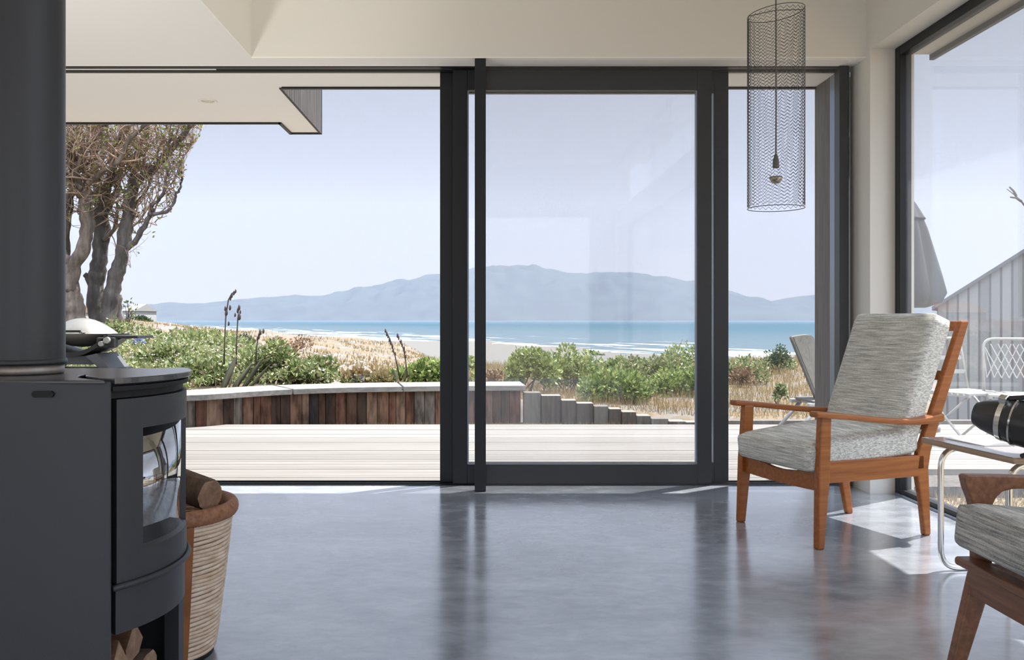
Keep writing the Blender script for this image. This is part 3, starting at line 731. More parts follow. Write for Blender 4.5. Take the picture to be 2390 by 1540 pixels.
F = np.stack([idx[:-1, :-1], idx[:-1, 1:], idx[1:, 1:], idx[1:, :-1]], -1).reshape(-1, 4)
def dune_mat():
    m, t, b = new_mat('dune_ground')
    tc = t.nodes.new('ShaderNodeTexCoord'); g = t.nodes.new('ShaderNodeNewGeometry'); sp = t.nodes.new('ShaderNodeSeparateXYZ'); lk(t, g.outputs['Position'], sp.inputs[0])
    def noise(s, d=6):
        n = t.nodes.new('ShaderNodeTexNoise'); n.inputs['Scale'].default_value = s; n.inputs['Detail'].default_value = d; n.inputs['Roughness'].default_value = .65
        lk(t, g.outputs['Position'], n.inputs['Vector']); return n
    def ramp(src, cols):
        r = t.nodes.new('ShaderNodeValToRGB'); lk(t, src, r.inputs[0]); el = r.color_ramp.elements
        for i, (p, c) in enumerate(cols):
            q = el[i] if i < 2 else el.new(p); q.position = p; q.color = (*c, 1)
        return r
    n1, n2 = noise(.9), noise(7, 4)
    straw = ramp(n2.outputs['Fac'], [(.3, (.104, .071, .040)), (.5, (.158, .119, .076)), (.7, (.195, .160, .118))])
    sand = ramp(n2.outputs['Fac'], [(.3, (.144, .134, .125)), (.7, (.171, .162, .153))])
    msk = ramp(n1.outputs['Fac'], [(.46, (0, 0, 0)), (.56, (1, 1, 1))])
    m1 = t.nodes.new('ShaderNodeMix'); m1.data_type = 'RGBA'; lk(t, msk.outputs[0], m1.inputs[0]); lk(t, straw.outputs[0], m1.inputs[6]); lk(t, sand.outputs[0], m1.inputs[7])
    zr = t.nodes.new('ShaderNodeMapRange'); zr.inputs[1].default_value = -3.2; zr.inputs[2].default_value = -2.0; zr.inputs[3].default_value = 1; zr.inputs[4].default_value = 0
    lk(t, sp.outputs['Z'], zr.inputs[0])
    beach = ramp(n2.outputs['Fac'], [(.3, (.112, .109, .104)), (.7, (.131, .128, .123))])
    m2 = t.nodes.new('ShaderNodeMix'); m2.data_type = 'RGBA'; lk(t, zr.outputs[0], m2.inputs[0]); lk(t, m1.outputs[2], m2.inputs[6]); lk(t, beach.outputs[0], m2.inputs[7])
    lk(t, m2.outputs[2], b.inputs['Base Color']); b.inputs['Roughness'].default_value = .95; b.inputs['Specular IOR Level'].default_value = .1
    return m
M['dune'] = dune_mat()
o = link_mesh('dunes', V.reshape(-1, 3), F, M['dune'], org=(0, 0, 0), smooth=True); o['kind'] = 'structure'
M['straw'] = plain('dry_lawn', (.188, .151, .102), .95, spec=.1, var=.35, vscale=9)
mb = MB(); mb.add([(-30, -30, -.10), (60, -30, -.10), (60, 8.9, -.10), (-30, 8.9, -.10)], [(0, 1, 2, 3)])
o = mb.build('lawn', M['straw'], org=(0, 0, -.1)); o['kind'] = 'structure'

# sea with foam lines along the shore
def sea_mat():
    m, t, b = new_mat('sea_water'); g = t.nodes.new('ShaderNodeNewGeometry'); sp = t.nodes.new('ShaderNodeSeparateXYZ'); lk(t, g.outputs['Position'], sp.inputs[0])
    def math_(op, a, c):
        n = t.nodes.new('ShaderNodeMath'); n.operation = op
        for i, v in enumerate((a, c)):
            if isinstance(v, (int, float)): n.inputs[i].default_value = v
            else: lk(t, v, n.inputs[i])
        return n.outputs[0]
    # distance off the shoreline that runs from (-23,259) to (40,131)
    dx, dy = 63, -128; L = math.hypot(dx, dy); nx, ny = -dy/L, dx/L
    u = math_('ADD', math_('MULTIPLY', sp.outputs['X'], nx), math_('MULTIPLY', sp.outputs['Y'], ny)); off = math_('SUBTRACT', u, nx*-23+ny*259)
    along = math_('ADD', math_('MULTIPLY', sp.outputs['X'], dx/L), math_('MULTIPLY', sp.outputs['Y'], dy/L))
    cb = t.nodes.new('ShaderNodeCombineXYZ'); lk(t, math_('MULTIPLY', off, .11), cb.inputs[0]); lk(t, math_('MULTIPLY', along, .022), cb.inputs[1])
    n = t.nodes.new('ShaderNodeTexNoise'); n.inputs['Scale'].default_value = 1.0; n.inputs['Detail'].default_value = 5; n.inputs['Roughness'].default_value = .6; lk(t, cb.outputs[0], n.inputs['Vector'])
    fade = t.nodes.new('ShaderNodeMapRange'); fade.inputs[1].default_value = 5; fade.inputs[2].default_value = 85; fade.inputs[3].default_value = .10; fade.inputs[4].default_value = -.17; lk(t, off, fade.inputs[0])
    s = math_('ADD', n.outputs['Fac'], fade.outputs[0])
    r = t.nodes.new('ShaderNodeValToRGB'); lk(t, s, r.inputs[0]); r.color_ramp.elements[0].position = .56; r.color_ramp.elements[1].position = .62
    sh = t.nodes.new('ShaderNodeMapRange'); sh.inputs[1].default_value = 0; sh.inputs[2].default_value = 260; lk(t, off, sh.inputs[0])
    c = t.nodes.new('ShaderNodeMix'); c.data_type = 'RGBA'; lk(t, sh.outputs[0], c.inputs[0]); c.inputs[6].default_value = (.066, .090, .110, 1); c.inputs[7].default_value = (.029, .066, .094, 1)
    mx = t.nodes.new('ShaderNodeMix'); mx.data_type = 'RGBA'; lk(t, r.outputs[0], mx.inputs[0]); lk(t, c.outputs[2], mx.inputs[6]); mx.inputs[7].default_value = (.363, .376, .389, 1)
    lk(t, mx.outputs[2], b.inputs['Base Color']); b.inputs['Roughness'].default_value = .6; b.inputs['Specular IOR Level'].default_value = .08
    w1 = t.nodes.new('ShaderNodeTexNoise'); w1.inputs['Scale'].default_value = .35; w1.inputs['Detail'].default_value = 6; lk(t, g.outputs['Position'], w1.inputs['Vector'])
    bp = t.nodes.new('ShaderNodeBump'); bp.inputs['Strength'].default_value = .9; bp.inputs['Distance'].default_value = .8; lk(t, w1.outputs['Fac'], bp.inputs['Height']); lk(t, bp.outputs[0], b.inputs['Normal'])
    return m
mb = MB(); mb.add([(-14000, 60, -5), (14000, 60, -5), (14000, 22000, -5), (-14000, 22000, -5)], [(0, 1, 2, 3)])
o = mb.build('sea', sea_mat(), org=(0, 60, -5)); o['kind'] = 'structure'

# island ridge across the water
RG = [(120, 745), (220, 738), (300, 722), (370, 710), (480, 708), (560, 702), (640, 692), (760, 690), (840, 675), (900, 665), (960, 655), (1000, 643), (1050, 640), (1090, 632), (1130, 625), (1170, 621), (1230, 620), (1290, 632), (1340, 640), (1400, 637), (1450, 635), (1510, 645), (1590, 655), (1640, 668), (1700, 690), (1730, 698), (1760, 706), (1800, 705), (1850, 694), (1905, 687), (1980, 690), (2080, 704), (2160, 722), (2250, 738), (2400, 745)]
YI = 4200.0
ipx = np.arange(100, 2420, 8); ipy = np.interp(ipx, [p for p, _ in RG], [q for _, q in RG])
kn = RNG.normal(0, 1, len(ipx)); kn = np.convolve(kn, np.ones(3)/3, 'same'); ipy = ipy + kn*.8
hz = np.maximum(0, CAMH+(CY-ipy)*YI/FPX)
nt_ = 26; V = np.zeros((2*nt_, len(ipx), 3)); nn = RNG.normal(0, 1, (2*nt_, len(ipx)))
for k in range(4): nn = (nn+np.roll(nn, 1, 0)+np.roll(nn, -1, 0)+np.roll(nn, 1, 1)+np.roll(nn, -1, 1))/5
nn /= nn.std()
for i in range(2*nt_):
    u = i/(nt_-1) if i < nt_ else 1+(i-nt_+1)/nt_
    prof = math.sin(PI/2*min(1, u))**.9 if u <= 1 else math.cos(PI/2*(u-1))
    V[i, :, 1] = YI-900+900*u; V[i, :, 0] = (ipx-CX)*YI/FPX; V[i, :, 2] = -6+(hz+6)*prof + nn[i]*hz*.045*(4*min(u, 1)*(1-min(u, 1)))
ni, nj = 2*nt_, len(ipx); idx = np.arange(ni*nj).reshape(ni, nj)
F = np.stack([idx[:-1, :-1], idx[:-1, 1:], idx[1:, 1:], idx[1:, :-1]], -1).reshape(-1, 4)
o = link_mesh('island', V.reshape(-1, 3), F, plain('forested_hill', (.020, .030, .026), .95, spec=.05, var=.35, vscale=.012), org=(0, YI-450, -6), smooth=True); o['kind'] = 'structure'
# sea haze between the shore and the island
hm = bpy.data.materials.new('sea_haze'); hm.use_nodes = True; t = hm.node_tree; t.nodes.clear()
vo = t.nodes.new('ShaderNodeVolumeScatter'); vo.inputs['Color'].default_value = (.146, .168, .250, 1); vo.inputs['Density'].default_value = .0007; vo.inputs['Anisotropy'].default_value = 0
ou = t.nodes.new('ShaderNodeOutputMaterial'); lk(t, vo.outputs[0], ou.inputs['Volume'])
o = MB().box((-6000, 900, -20), (6000, 3200, 420)).build('sea_haze', hm, org=(0, 2050, 0)); o['kind'] = 'structure'

# ------------------------------------------------------------------ deck
deck = MB()
yy = 5.175
while yy < 7.95:
    deck.box((-6.2, yy, -.035), (6.4 if yy > 5.55 else 2.34, yy+.094, 0.0 + RNG.uniform(-.001, .001))); yy += .0993
def deck_mat():
    m, t, b = new_mat('silvered_deck'); g = t.nodes.new('ShaderNodeNewGeometry'); tc = t.nodes.new('ShaderNodeTexCoord')
    r = t.nodes.new('ShaderNodeValToRGB'); lk(t, g.outputs['Random Per Island'], r.inputs[0])
    el = r.color_ramp.elements; el[0].position = 0; el[0].color = (.179, .171, .163, 1); el[1].position = 1; el[1].color = (.219, .211, .203, 1)
    mp = t.nodes.new('ShaderNodeMapping'); mp.inputs['Scale'].default_value = (1.2, 40, 40); n = t.nodes.new('ShaderNodeTexNoise'); n.inputs['Scale'].default_value = 1.5; n.inputs['Detail'].default_value = 5
    lk(t, tc.outputs['Object'], mp.inputs[0]); lk(t, mp.outputs[0], n.inputs['Vector'])
    q = t.nodes.new('ShaderNodeValToRGB'); lk(t, n.outputs['Fac'], q.inputs[0]); q.color_ramp.elements[0].position = .3; q.color_ramp.elements[0].color = (.80, .79, .77, 1); q.color_ramp.elements[1].position = .7; q.color_ramp.elements[1].color = (1.08, 1.08, 1.08, 1)
    mx = t.nodes.new('ShaderNodeMix'); mx.data_type = 'RGBA'; mx.blend_type = 'MULTIPLY'; mx.inputs[0].default_value = 1; lk(t, r.outputs[0], mx.inputs[6]); lk(t, q.outputs[0], mx.inputs[7])
    lk(t, mx.outputs[2], b.inputs['Base Color']); b.inputs['Roughness'].default_value = .8; b.inputs['Specular IOR Level'].default_value = .2
    return m
o = deck.build('deck', deck_mat(), org=(0, 6.5, 0)); o['kind'] = 'structure'
mb = MB(); mb.box((-6.2, 5.18, -.25), (6.4, 7.93, -.036)); o = mb.build('deck_frame', M['clad'], org=(0, 6.5, -.25)); o['kind'] = 'structure'

# ------------------------------------------------------------------ curved timber seat wall
WP = [(-5.2, 7.55), (-4.2, 7.42), (-3.5, 7.45), (-2.61, 7.74), (-2.2, 8.10), (-1.88, 8.38), (-1.4, 8.60), (-.82, 8.73), (-.2, 8.82), (.42, 8.86)]
def resample(pts, step):
    pts = [Vector((*p, 0)) for p in pts]
    # smooth once by Catmull-Rom
    sm = []
    for i in range(len(pts)-1):
        p0_, p1_, p2_, p3_ = pts[max(i-1, 0)], pts[i], pts[i+1], pts[min(i+2, len(pts)-1)]
        for k in range(12):
            u = k/12; sm.append(.5*((2*p1_)+(p2_-p0_)*u+(2*p0_-5*p1_+4*p2_-p3_)*u*u+(3*p1_-p0_-3*p2_+p3_)*u**3))
    sm.append(pts[-1]); out = [sm[0]]; acc = 0
    for a, b in zip(sm, sm[1:]):
        d = (b-a).length
        while acc+d >= step:
            a = a+(b-a)*((step-acc)/d); out.append(a.copy()); d = (b-a).length; acc = 0
        acc += d
    return out
rw = thing('retaining_wall', 'low curved garden wall of rusty brown timber palings with a silver cap', 'wall', (-1, 8.5, -.1))
CT = .285
pth = resample(WP, .005)
pal = MB(); i = 0
while i < len(pth)-30:
    wd_ = int(random.choice([14, 17, 19, 21, 23])); j = min(i+wd_, len(pth)-1)
    a, b = pth[i], pth[j]; tdir = (b-a).normalized(); nrm = Vector((tdir.y, -tdir.x, 0)); dep = random.uniform(-.008, .010)
    q = [a+nrm*dep+tdir*.003, b+nrm*dep-tdir*.003, b-nrm*.05, a-nrm*.05]
    pal.loft([[p+Vector((0, 0, -.12)) for p in q], [p+Vector((0, 0, CT-.052)) for p in q]]); i = j
def paling_mat():
    m, t, b = new_mat('old_palings'); g = t.nodes.new('ShaderNodeNewGeometry'); tc = t.nodes.new('ShaderNodeTexCoord')
    r = t.nodes.new('ShaderNodeValToRGB'); lk(t, g.outputs['Random Per Island'], r.inputs[0]); el = r.color_ramp.elements; r.color_ramp.interpolation = 'CONSTANT'
    cols = [(0, (.106, .053, .035)), (.2, (.041, .026, .020)), (.35, (.139, .082, .057)), (.5, (.086, .043, .028)), (.62, (.123, .106, .094)), (.72, (.061, .035, .024)), (.85, (.156, .102, .074)), (.94, (.024, .020, .020))]
    for k, (p, c) in enumerate(cols):
        q = el[k] if k < 2 else el.new(p); q.position = p; q.color = (*c, 1)
    mp = t.nodes.new('ShaderNodeMapping'); mp.inputs['Scale'].default_value = (22, 22, 5); n = t.nodes.new('ShaderNodeTexNoise'); n.inputs['Scale'].default_value = 1; n.inputs['Detail'].default_value = 6
    lk(t, tc.outputs['Object'], mp.inputs[0]); lk(t, mp.outputs[0], n.inputs['Vector'])
    s = t.nodes.new('ShaderNodeValToRGB'); lk(t, n.outputs['Fac'], s.inputs[0]); s.color_ramp.elements[0].position = .32; s.color_ramp.elements[0].color = (.35, .33, .32, 1); s.color_ramp.elements[1].position = .62; s.color_ramp.elements[1].color = (1.15, 1.12, 1.1, 1)
    mx = t.nodes.new('ShaderNodeMix'); mx.data_type = 'RGBA'; mx.blend_type = 'MULTIPLY'; mx.inputs[0].default_value = 1; lk(t, r.outputs[0], mx.inputs[6]); lk(t, s.outputs[0], mx.inputs[7])
    lk(t, mx.outputs[2], b.inputs['Base Color']); b.inputs['Roughness'].default_value = .85; b.inputs['Specular IOR Level'].default_value = .2
    return m
pal.build('paling_face', paling_mat(), rw)
M['cap'] = streaky('silver_cap_board', [(.3, (.123, .119, .113)), (.55, (.205, .199, .188)), (.8, (.253, .246, .233))], (3, 30, 30), .8)
cuts = [0]
for px_ in (682, 940): cuts.append(min(range(len(pth)), key=lambda k: abs(CX+FPX*pth[k].x/pth[k].y-px_)))
cuts.append(len(pth)-1)
for c0, c1 in zip(cuts, cuts[1:]):
    mb = MB(); rings = []
    for k in list(range(c0+2, c1-2, 10))+[c1-2]:
        a = pth[k]; tdir = (pth[min(k+2, len(pth)-1)]-pth[max(k-2, 0)]).normalized(); nrm = Vector((tdir.y, -tdir.x, 0))
        rings.append([a+nrm*.03+Vector((0, 0, CT-.052)), a+nrm*.03+Vector((0, 0, CT)), a-nrm*.56+Vector((0, 0, CT)), a-nrm*.56+Vector((0, 0, CT-.052))])
    mb.loft(rings); mb.build('cap_board', M['cap'], rw, bevel=.004)
# posts that step down from the right end of the wall
M['post'] = streaky('grey_sleeper', [(.3, (.024, .020, .016)), (.55, (.059, .045, .036)), (.8, (.118, .095, .075))], (30, 30, 6), .85, 6)
M['post_top'] = streaky('grey_sleeper_pale', [(.3, (.082, .074, .067)), (.7, (.147, .139, .127))], (30, 30, 6), .85, 6)
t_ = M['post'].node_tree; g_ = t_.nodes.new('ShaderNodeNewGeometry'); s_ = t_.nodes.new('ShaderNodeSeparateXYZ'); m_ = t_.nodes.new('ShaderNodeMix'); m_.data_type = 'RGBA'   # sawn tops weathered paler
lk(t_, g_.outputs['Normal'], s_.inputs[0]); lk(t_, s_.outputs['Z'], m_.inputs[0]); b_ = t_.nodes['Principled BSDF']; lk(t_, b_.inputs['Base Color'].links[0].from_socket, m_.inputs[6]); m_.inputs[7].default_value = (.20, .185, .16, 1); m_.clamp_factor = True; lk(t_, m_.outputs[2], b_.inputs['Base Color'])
ST_ = [(1222, 1262, 916), (1264, 1309, 923), (1311, 1345, 934), (1347, 1385, 941), (1387, 1420, 948), (1422, 1450, 954), (1452, 1485, 961), (1487, 1519, 970), (1521, 1560, 977), (1562, 1600, 983), (1602, 1640, 985)]
for k, (a, b, yt) in enumerate(ST_):
    Y = 8.86-.03*k; Z = PZ(yt, Y); mat = M['post'] if k % 4 else M['post_top']
    MB().box((PX(a, Y), Y, -.14), (PX(b, Y), Y+.16, Z)).build('post', mat, rw, bevel=.006)
ed = thing('garden_edging', 'long low timber edging beside the far right end of the deck', 'edging', (2.6, 8.6, -.12))
MB().box((2.21, 8.42, -.14), (3.6, 8.52, -.02)).build('board', M['post_top'], ed, bevel=.004)
MB().box((3.62, 8.42, -.14), (6.5, 8.52, -.02)).build('board', M['post_top'], ed, bevel=.004)

# ------------------------------------------------------------------ leaves, blades
def leaves(pos, axis, L, W, up=None):
    """diamond leaves folded along the middle; arrays of base points, axes, lengths and widths"""
    n = len(pos); axis = axis/np.linalg.norm(axis, axis=1, keepdims=True)
    r = RNG.normal(0, 1, (n, 3)) if up is None else up
    s = np.cross(axis, r); s /= np.linalg.norm(s, axis=1, keepdims=True)+1e-9; nn = np.cross(s, axis)
    L = np.asarray(L).reshape(-1, 1)*np.ones((n, 1)); W = np.asarray(W).reshape(-1, 1)*np.ones((n, 1))
    mid = pos+axis*L*.5
    V = np.stack([pos, mid+s*W*.5+nn*W*.18, pos+axis*L, mid-s*W*.5+nn*W*.18], 1).reshape(-1, 3)
    return V, np.arange(4*n).reshape(-1, 4)
def blades(pos, H, W, lean=.35):
    n = len(pos); a = RNG.uniform(0, 2*PI, n); ln = RNG.uniform(0, lean, n)*H
    d = np.stack([np.cos(a), np.sin(a), np.zeros(n)], 1); s = np.stack([-np.sin(a), np.cos(a), np.zeros(n)], 1); b = RNG.uniform(0, 2*PI, n); s = np.stack([np.cos(b), np.sin(b), np.zeros(n)], 1)
    W = np.asarray(W).reshape(-1, 1); H = np.asarray(H)
    top = pos+d*ln[:, None]; top[:, 2] += H
    mid = pos+d*(ln*.35)[:, None]; mid[:, 2] += H*.55
    V = np.stack([pos-s*W/2, pos+s*W/2, mid+s*W*.35, top, mid-s*W*.35], 1).reshape(-1, 3)
    k = np.arange(n)*5
    F = np.concatenate([np.stack([k, k+1, k+2, k+4], 1), np.stack([k+4, k+2, k+3, k+3], 1)])
    return V, F
def tri_blades(pos, H, W, lean=.4):
    n = len(pos); a = RNG.uniform(0, 2*PI, n); ln = RNG.uniform(0, lean, n)*H; b = RNG.uniform(0, 2*PI, n)
    s = np.stack([np.cos(b), np.sin(b), np.zeros(n)], 1); W = np.asarray(W).reshape(-1, 1)
    top = pos+np.stack([np.cos(a)*ln, np.sin(a)*ln, np.asarray(H)*np.ones(n)], 1)
    V = np.stack([pos-s*W/2, pos+s*W/2, top], 1).reshape(-1, 3)
    return V, np.arange(3*n).reshape(-1, 3)
M['leaf_pale'] = island_mat('pale_coastal_leaf', [(0, (.050, .070, .024)), (.25, (.115, .155, .052)), (.55, (.195, .235, .085)), (.82, (.285, .30, .135)), (.93, (.36, .31, .21)), (1, (.25, .15, .11))], .55, .25)
M['leaf_bush'] = island_mat('shrub_leaf', [(0, (.067, .103, .029)), (.4, (.143, .198, .057)), (.75, (.243, .301, .091)), (1, (.355, .387, .150))], .45, .25)
M['leaf_dark'] = island_mat('dark_shrub_leaf', [(0, (.023, .040, .020)), (.5, (.046, .079, .033)), (1, (.099, .132, .053))], .5, .2)
M['leaf_brown'] = island_mat('dry_leaf', [(0, (.092, .046, .026)), (.5, (.172, .099, .059)), (1, (.277, .198, .125))], .8, .2)
M['grass_dry'] = island_mat('dry_grass', [(0, (.172, .115, .052)), (.4, (.229, .160, .077)), (.75, (.269, .198, .102)), (1, (.190, .168, .070))], .8, .3)
M['twig'] = plain('twig', (.079, .056, .040), .9, spec=.1)
M['flower_white'] = plain('white_petal', (.528, .515, .462), .7)
M['flower_lilac'] = plain('lilac_petal', (.30, .33, .46), .7)

# ground cover on the bank behind the seat wall
def bank():
    pos = []; ax = []; LL = []; WW = []
    n = 34000
    px = RNG.uniform(-420, 1010, n*3); Y = np.exp(RNG.uniform(math.log(8.75), math.log(26), n*3))
    keep = []
    for p, y in zip(px, Y):
        lim = np.interp(p, [0, 340, 430, 500], [13.5, 14, 17.5, 24]) if p < 500 else np.interp(p, [500, 620, 760, 800, 950], [24, 15, 10.4, 9.8, 9.5])
        near = np.interp(p, [300, 440, 500, 620, 680, 800, 1010], [8.3, 8.55, 9.05, 9.12, 9.2, 9.35, 9.5])
        keep.append(near < y < lim)
    px, Y = px[keep][:n], Y[keep][:n]
    cl = .5+.5*np.sin(px*.021+1.3*np.sin(Y*1.1))*np.cos(Y*2.1+px*.008)
    top = .06+.16*cl*np.interp(px, [300, 700, 1000], [1.0, 1.2, .5])
    Z = np.array([terr(p, y) for p, y in zip(px, Y)])
    X = (px-CX)*Y/FPX
    hz_ = top*RNG.uniform(.2, 1.0, len(px))**.6
    pos = np.stack([X, Y, Z+hz_], 1); ax = np.stack([RNG.normal(0, .7, len(px)), RNG.normal(-.2, .7, len(px)), RNG.uniform(.1, 1.2, len(px))], 1)
    s = np.clip(Y/9.5, 1, 2.0)
    return leaves(pos, ax, RNG.uniform(.035, .075, len(px))*s, RNG.uniform(.014, .028, len(px))*s)
V, F = bank(); o = link_mesh('ground_cover', V, F, M['leaf_pale']); o['kind'] = 'stuff'
tag(o, 'pale green coastal ground cover on the bank behind the silver capped wall', 'ground cover')
# scattered white flowers in it
n = 420; px = RNG.uniform(280, 860, n); Y = np.exp(RNG.uniform(math.log(9.2), math.log(14), n)); pos = np.stack([(px-CX)*Y/FPX, Y, np.array([terr(p, y) for p, y in zip(px, Y)])+RNG.uniform(.14, .26, n)], 1)
pos = np.repeat(pos, 5, 0); a = np.tile(np.arange(5)*2*PI/5, n); V, F = leaves(pos, np.stack([np.cos(a), np.sin(a), np.full(len(a), .5)], 1), .022, .016)
o = link_mesh('wildflowers', V, F, M['flower_white']); o['kind'] = 'stuff'; tag(o, 'small white flowers scattered through the green bank behind the wall', 'flowers')

# dry grass: on the dunes, along the foot of the wall and beside the side window
def grass_patch(name, label, spots, H, W, mat, lean=.5):
    V, F = tri_blades(spots, H, W, lean); o = link_mesh(name, V, F, mat); o['kind'] = 'stuff'; return tag(o, label, 'grass')
n = 46000; px = RNG.uniform(980, 2000, n); Y = np.exp(RNG.uniform(math.log(9.25), math.log(30), n)); Z = np.array([terr(p, y) for p, y in zip(px, Y)])
den = .5+.5*np.sin(px*.013+2*np.sin(Y*.7))*np.sin(Y*1.3+px*.005); kp = (RNG.uniform(0, 1, n) < .35+.65*den) & (Y > np.interp(px, [1240, 1300], [9.5, 9.25]))
sp_ = np.stack([(px-CX)*Y/FPX, Y, Z-.01], 1)[kp]; s = np.clip(sp_[:, 1]/10, 1, 2.4)
grass_patch('dune_grass', 'dry straw coloured grass covering the ground right of the seat wall', sp_, RNG.uniform(.05, .19, len(sp_))*s**.4, RNG.uniform(.004, .009, len(sp_))*s, M['grass_dry'])
n = 13000; px = RNG.uniform(270, 1150, n); Y = RNG.uniform(13, 46, n); Z = np.array([terr(p, y) for p, y in zip(px, Y)]); sp_ = np.stack([(px-CX)*Y/FPX, Y, Z-.01], 1)
clump = np.sin(sp_[:, 0]*1.1+np.sin(sp_[:, 1]*.6)*2)*np.sin(sp_[:, 1]*.5+sp_[:, 0]*.3) > .0
sp_ = sp_[clump]
grass_patch('marram_grass', 'pale tufts of dry grass on the sand dune above the beach', sp_, RNG.uniform(.04, .15, len(sp_)), RNG.uniform(.02, .05, len(sp_)), M['grass_dry'])
n = 4200; X = RNG.uniform(-2.0, 1.5, n); Y = RNG.uniform(8.0, 8.7, n); Y = np.minimum(Y, np.interp(X, [-2.2, -1.88, -1.4, -.82, -.2, .42, 1.5], [8.05, 8.32, 8.54, 8.67, 8.76, 8.8, 8.8])-.02)
sp_ = np.stack([X, Y, np.full(n, -.10)], 1)
grass_patch('verge_grass', 'thin strip of dry grass between the deck and the paling wall', sp_, RNG.uniform(.015, .055, n), RNG.uniform(.004, .008, n), M['grass_dry'])
n = 9000; sp_ = np.stack([RNG.uniform(2.62, 4.6, n), RNG.uniform(3.2, 5.5, n), np.full(n, -.10)], 1)
grass_patch('lawn_grass', 'short dry grass growing outside beside the tall side window', sp_, RNG.uniform(.02, .07, n), RNG.uniform(.004, .008, n), M['grass_dry'], .9)
# ------------------------------------------------------------------ shrubs
def bush(name, label, px, pyb, Y, wpx, hpx, mat, n=1600, group=None, leafs=(.035, .07), dens=1.0, cat='shrub', flat=1.0, stems=7, seed=0):
    rg = np.random.default_rng(100+seed)
    X = PX(px, Y); Zb = ground_z(X, Y); zb = PZ(pyb, Y); Zb = min(Zb, zb)
    W = wpx*Y/FPX; H = (PZ(pyb-hpx, Y)-Zb)
    o = thing(name, label, cat, (X, Y, Zb), group=group)
    nb = 13; cs = np.stack([rg.uniform(-.42, .42, nb)*W, rg.uniform(-.3, .3, nb)*W*.8, rg.uniform(.35, .78, nb)*H], 1); cs[:, 2] *= 1-.25*np.abs(cs[:, 0])/(W*.4+1e-6)
    rs = rg.uniform(.16, .26, nb)*min(W, H*1.6)
    k = rg.integers(0, nb, n); d = rg.normal(0, 1, (n, 3)); d /= np.linalg.norm(d, axis=1, keepdims=True)
    rad = rs[k]*rg.uniform(.35, 1.05, n)**.5
    pos = cs[k]+d*rad[:, None]; pos[:, 2] = np.maximum(pos[:, 2], .02*H)
    ax = d*.8+rg.normal(0, .5, (n, 3)); ax[:, 2] += .45
    pos = pos+np.array([X, Y, Zb])
    L = rg.uniform(*leafs, n)
    V, F = leaves(pos, ax, L, L*rg.uniform(.45, .6, n))
    link_mesh('foliage', V, F, mat, o)
    mb = MB()
    for j in range(stems):
        c = cs[j % nb]; e_ = Vector((X, Y, Zb)); tip = e_+Vector(c)+Vector((rg.normal(0, .03), 0, rs[j % nb]*.6))
        b0 = e_+Vector((rg.uniform(-.1, .1)*W, rg.uniform(-.1, .1)*W, -.02))
        mid = (b0+tip)/2+Vector((rg.normal(0, .04), rg.normal(0, .04), 0)); mb.tube([b0, mid, tip], [.010, .007, .003], 5)
    mb.build('stems', M['twig'], o)
    return o
bush('shrub', 'broad green shrub just right of the tall pull bar beyond the wall', 1228, 894, 11.2, 125, 92, M['leaf_bush'], 2600, seed=1)
bush('shrub', 'rounded green shrub beside the broad one behind the stepped posts', 1330, 902, 11.6, 150, 98, M['leaf_bush'], 3000, seed=2)
bush('shrub', 'small bushy tree standing alone against the beach sand', 1437, 862, 16, 54, 54, M['leaf_bush'], 900, seed=3)
bush('shrub', 'low spreading shrub right above the stepped posts', 1440, 955, 10.2, 190, 92, M['leaf_bush'], 3600, seed=4)
bush('shrub', 'wide pale green mound of shrub behind the low spreading one', 1530, 915, 12.2, 230, 88, M['leaf_pale'], 4200, seed=5)
bush('shrub', 'tall dark topped shrub against the sea near the door frame', 1607, 872, 14.5, 110, 78, M['leaf_bush'], 2000, seed=6)
bush('shrub', 'green shrub half behind the right door stile', 1600, 935, 11.6, 170, 86, M['leaf_bush'], 2800, seed=7)
bush('shrub', 'flat green shrub low on the grass slope right of the doors', 1735, 885, 14, 120, 48, M['leaf_pale'], 1600, seed=8)
bush('shrub', 'dark purplish dead patch of shrub in the grass right of the doors', 1730, 878, 13.4, 52, 26, M['leaf_brown'], 500, seed=9)
bush('shrub', 'small dark bush standing against the surf', 1818, 842, 17, 56, 42, M['leaf_dark'], 700, seed=10)
bush('shrub', 'pale green thicket on the dune edge above the grass slope', 1790, 866, 18, 170, 32, M['leaf_pale'], 1600, seed=11)
bush('shrub', 'dense dark green shrub left of the door stile above the cap', 1003, 888, 9.9, 84, 70, M['leaf_bush'], 1500, seed=12)
bush('shrub', 'green shrub seen in the gap between door stile and pull bar', 1085, 900, 10.6, 60, 82, M['leaf_bush'], 900, seed=13)
bush('shrub', 'tall pale leafy shrub behind the dark flax blades', 640, 900, 9.75, 140, 105, M['leaf_pale'], 2400, seed=14)
bush('shrub', 'pale leafy shrub rising alone beside the sandy dune', 745, 900, 9.7, 90, 82, M['leaf_pale'], 1500, seed=15)
bush('shrub', 'low green shrub at the left end of the dry patch behind the cap', 700, 900, 9.55, 80, 55, M['leaf_pale'], 1200, seed=16)
bush('shrub', 'low green tuft shrub at the right end of the cap left of the doors', 930, 892, 9.8, 100, 28, M['leaf_bush'], 1000, seed=17)
bush('shrub', 'dry brown shrub on the green bank above the flax', 560, 845, 13.5, 120, 34, M['leaf_brown'], 1100, seed=18)
bush('shrub', 'dry reddish shrub on the crest of the sandy dune', 680, 800, 20, 90, 18, M['leaf_brown'], 700, seed=19)
bush('shrub', 'dark green bush high on the green bank left of the reddish shrub', 572, 800, 20, 44, 20, M['leaf_dark'], 500, seed=20)
bush('shrub', 'leafy pale shrub on the bank right of the barbecue', 380, 872, 10.5, 130, 70, M['leaf_pale'], 2200, seed=21)
bush('shrub', 'leafy pale shrub above the round stove lid', 470, 900, 9.4, 130, 62, M['leaf_pale'], 2200, seed=22)
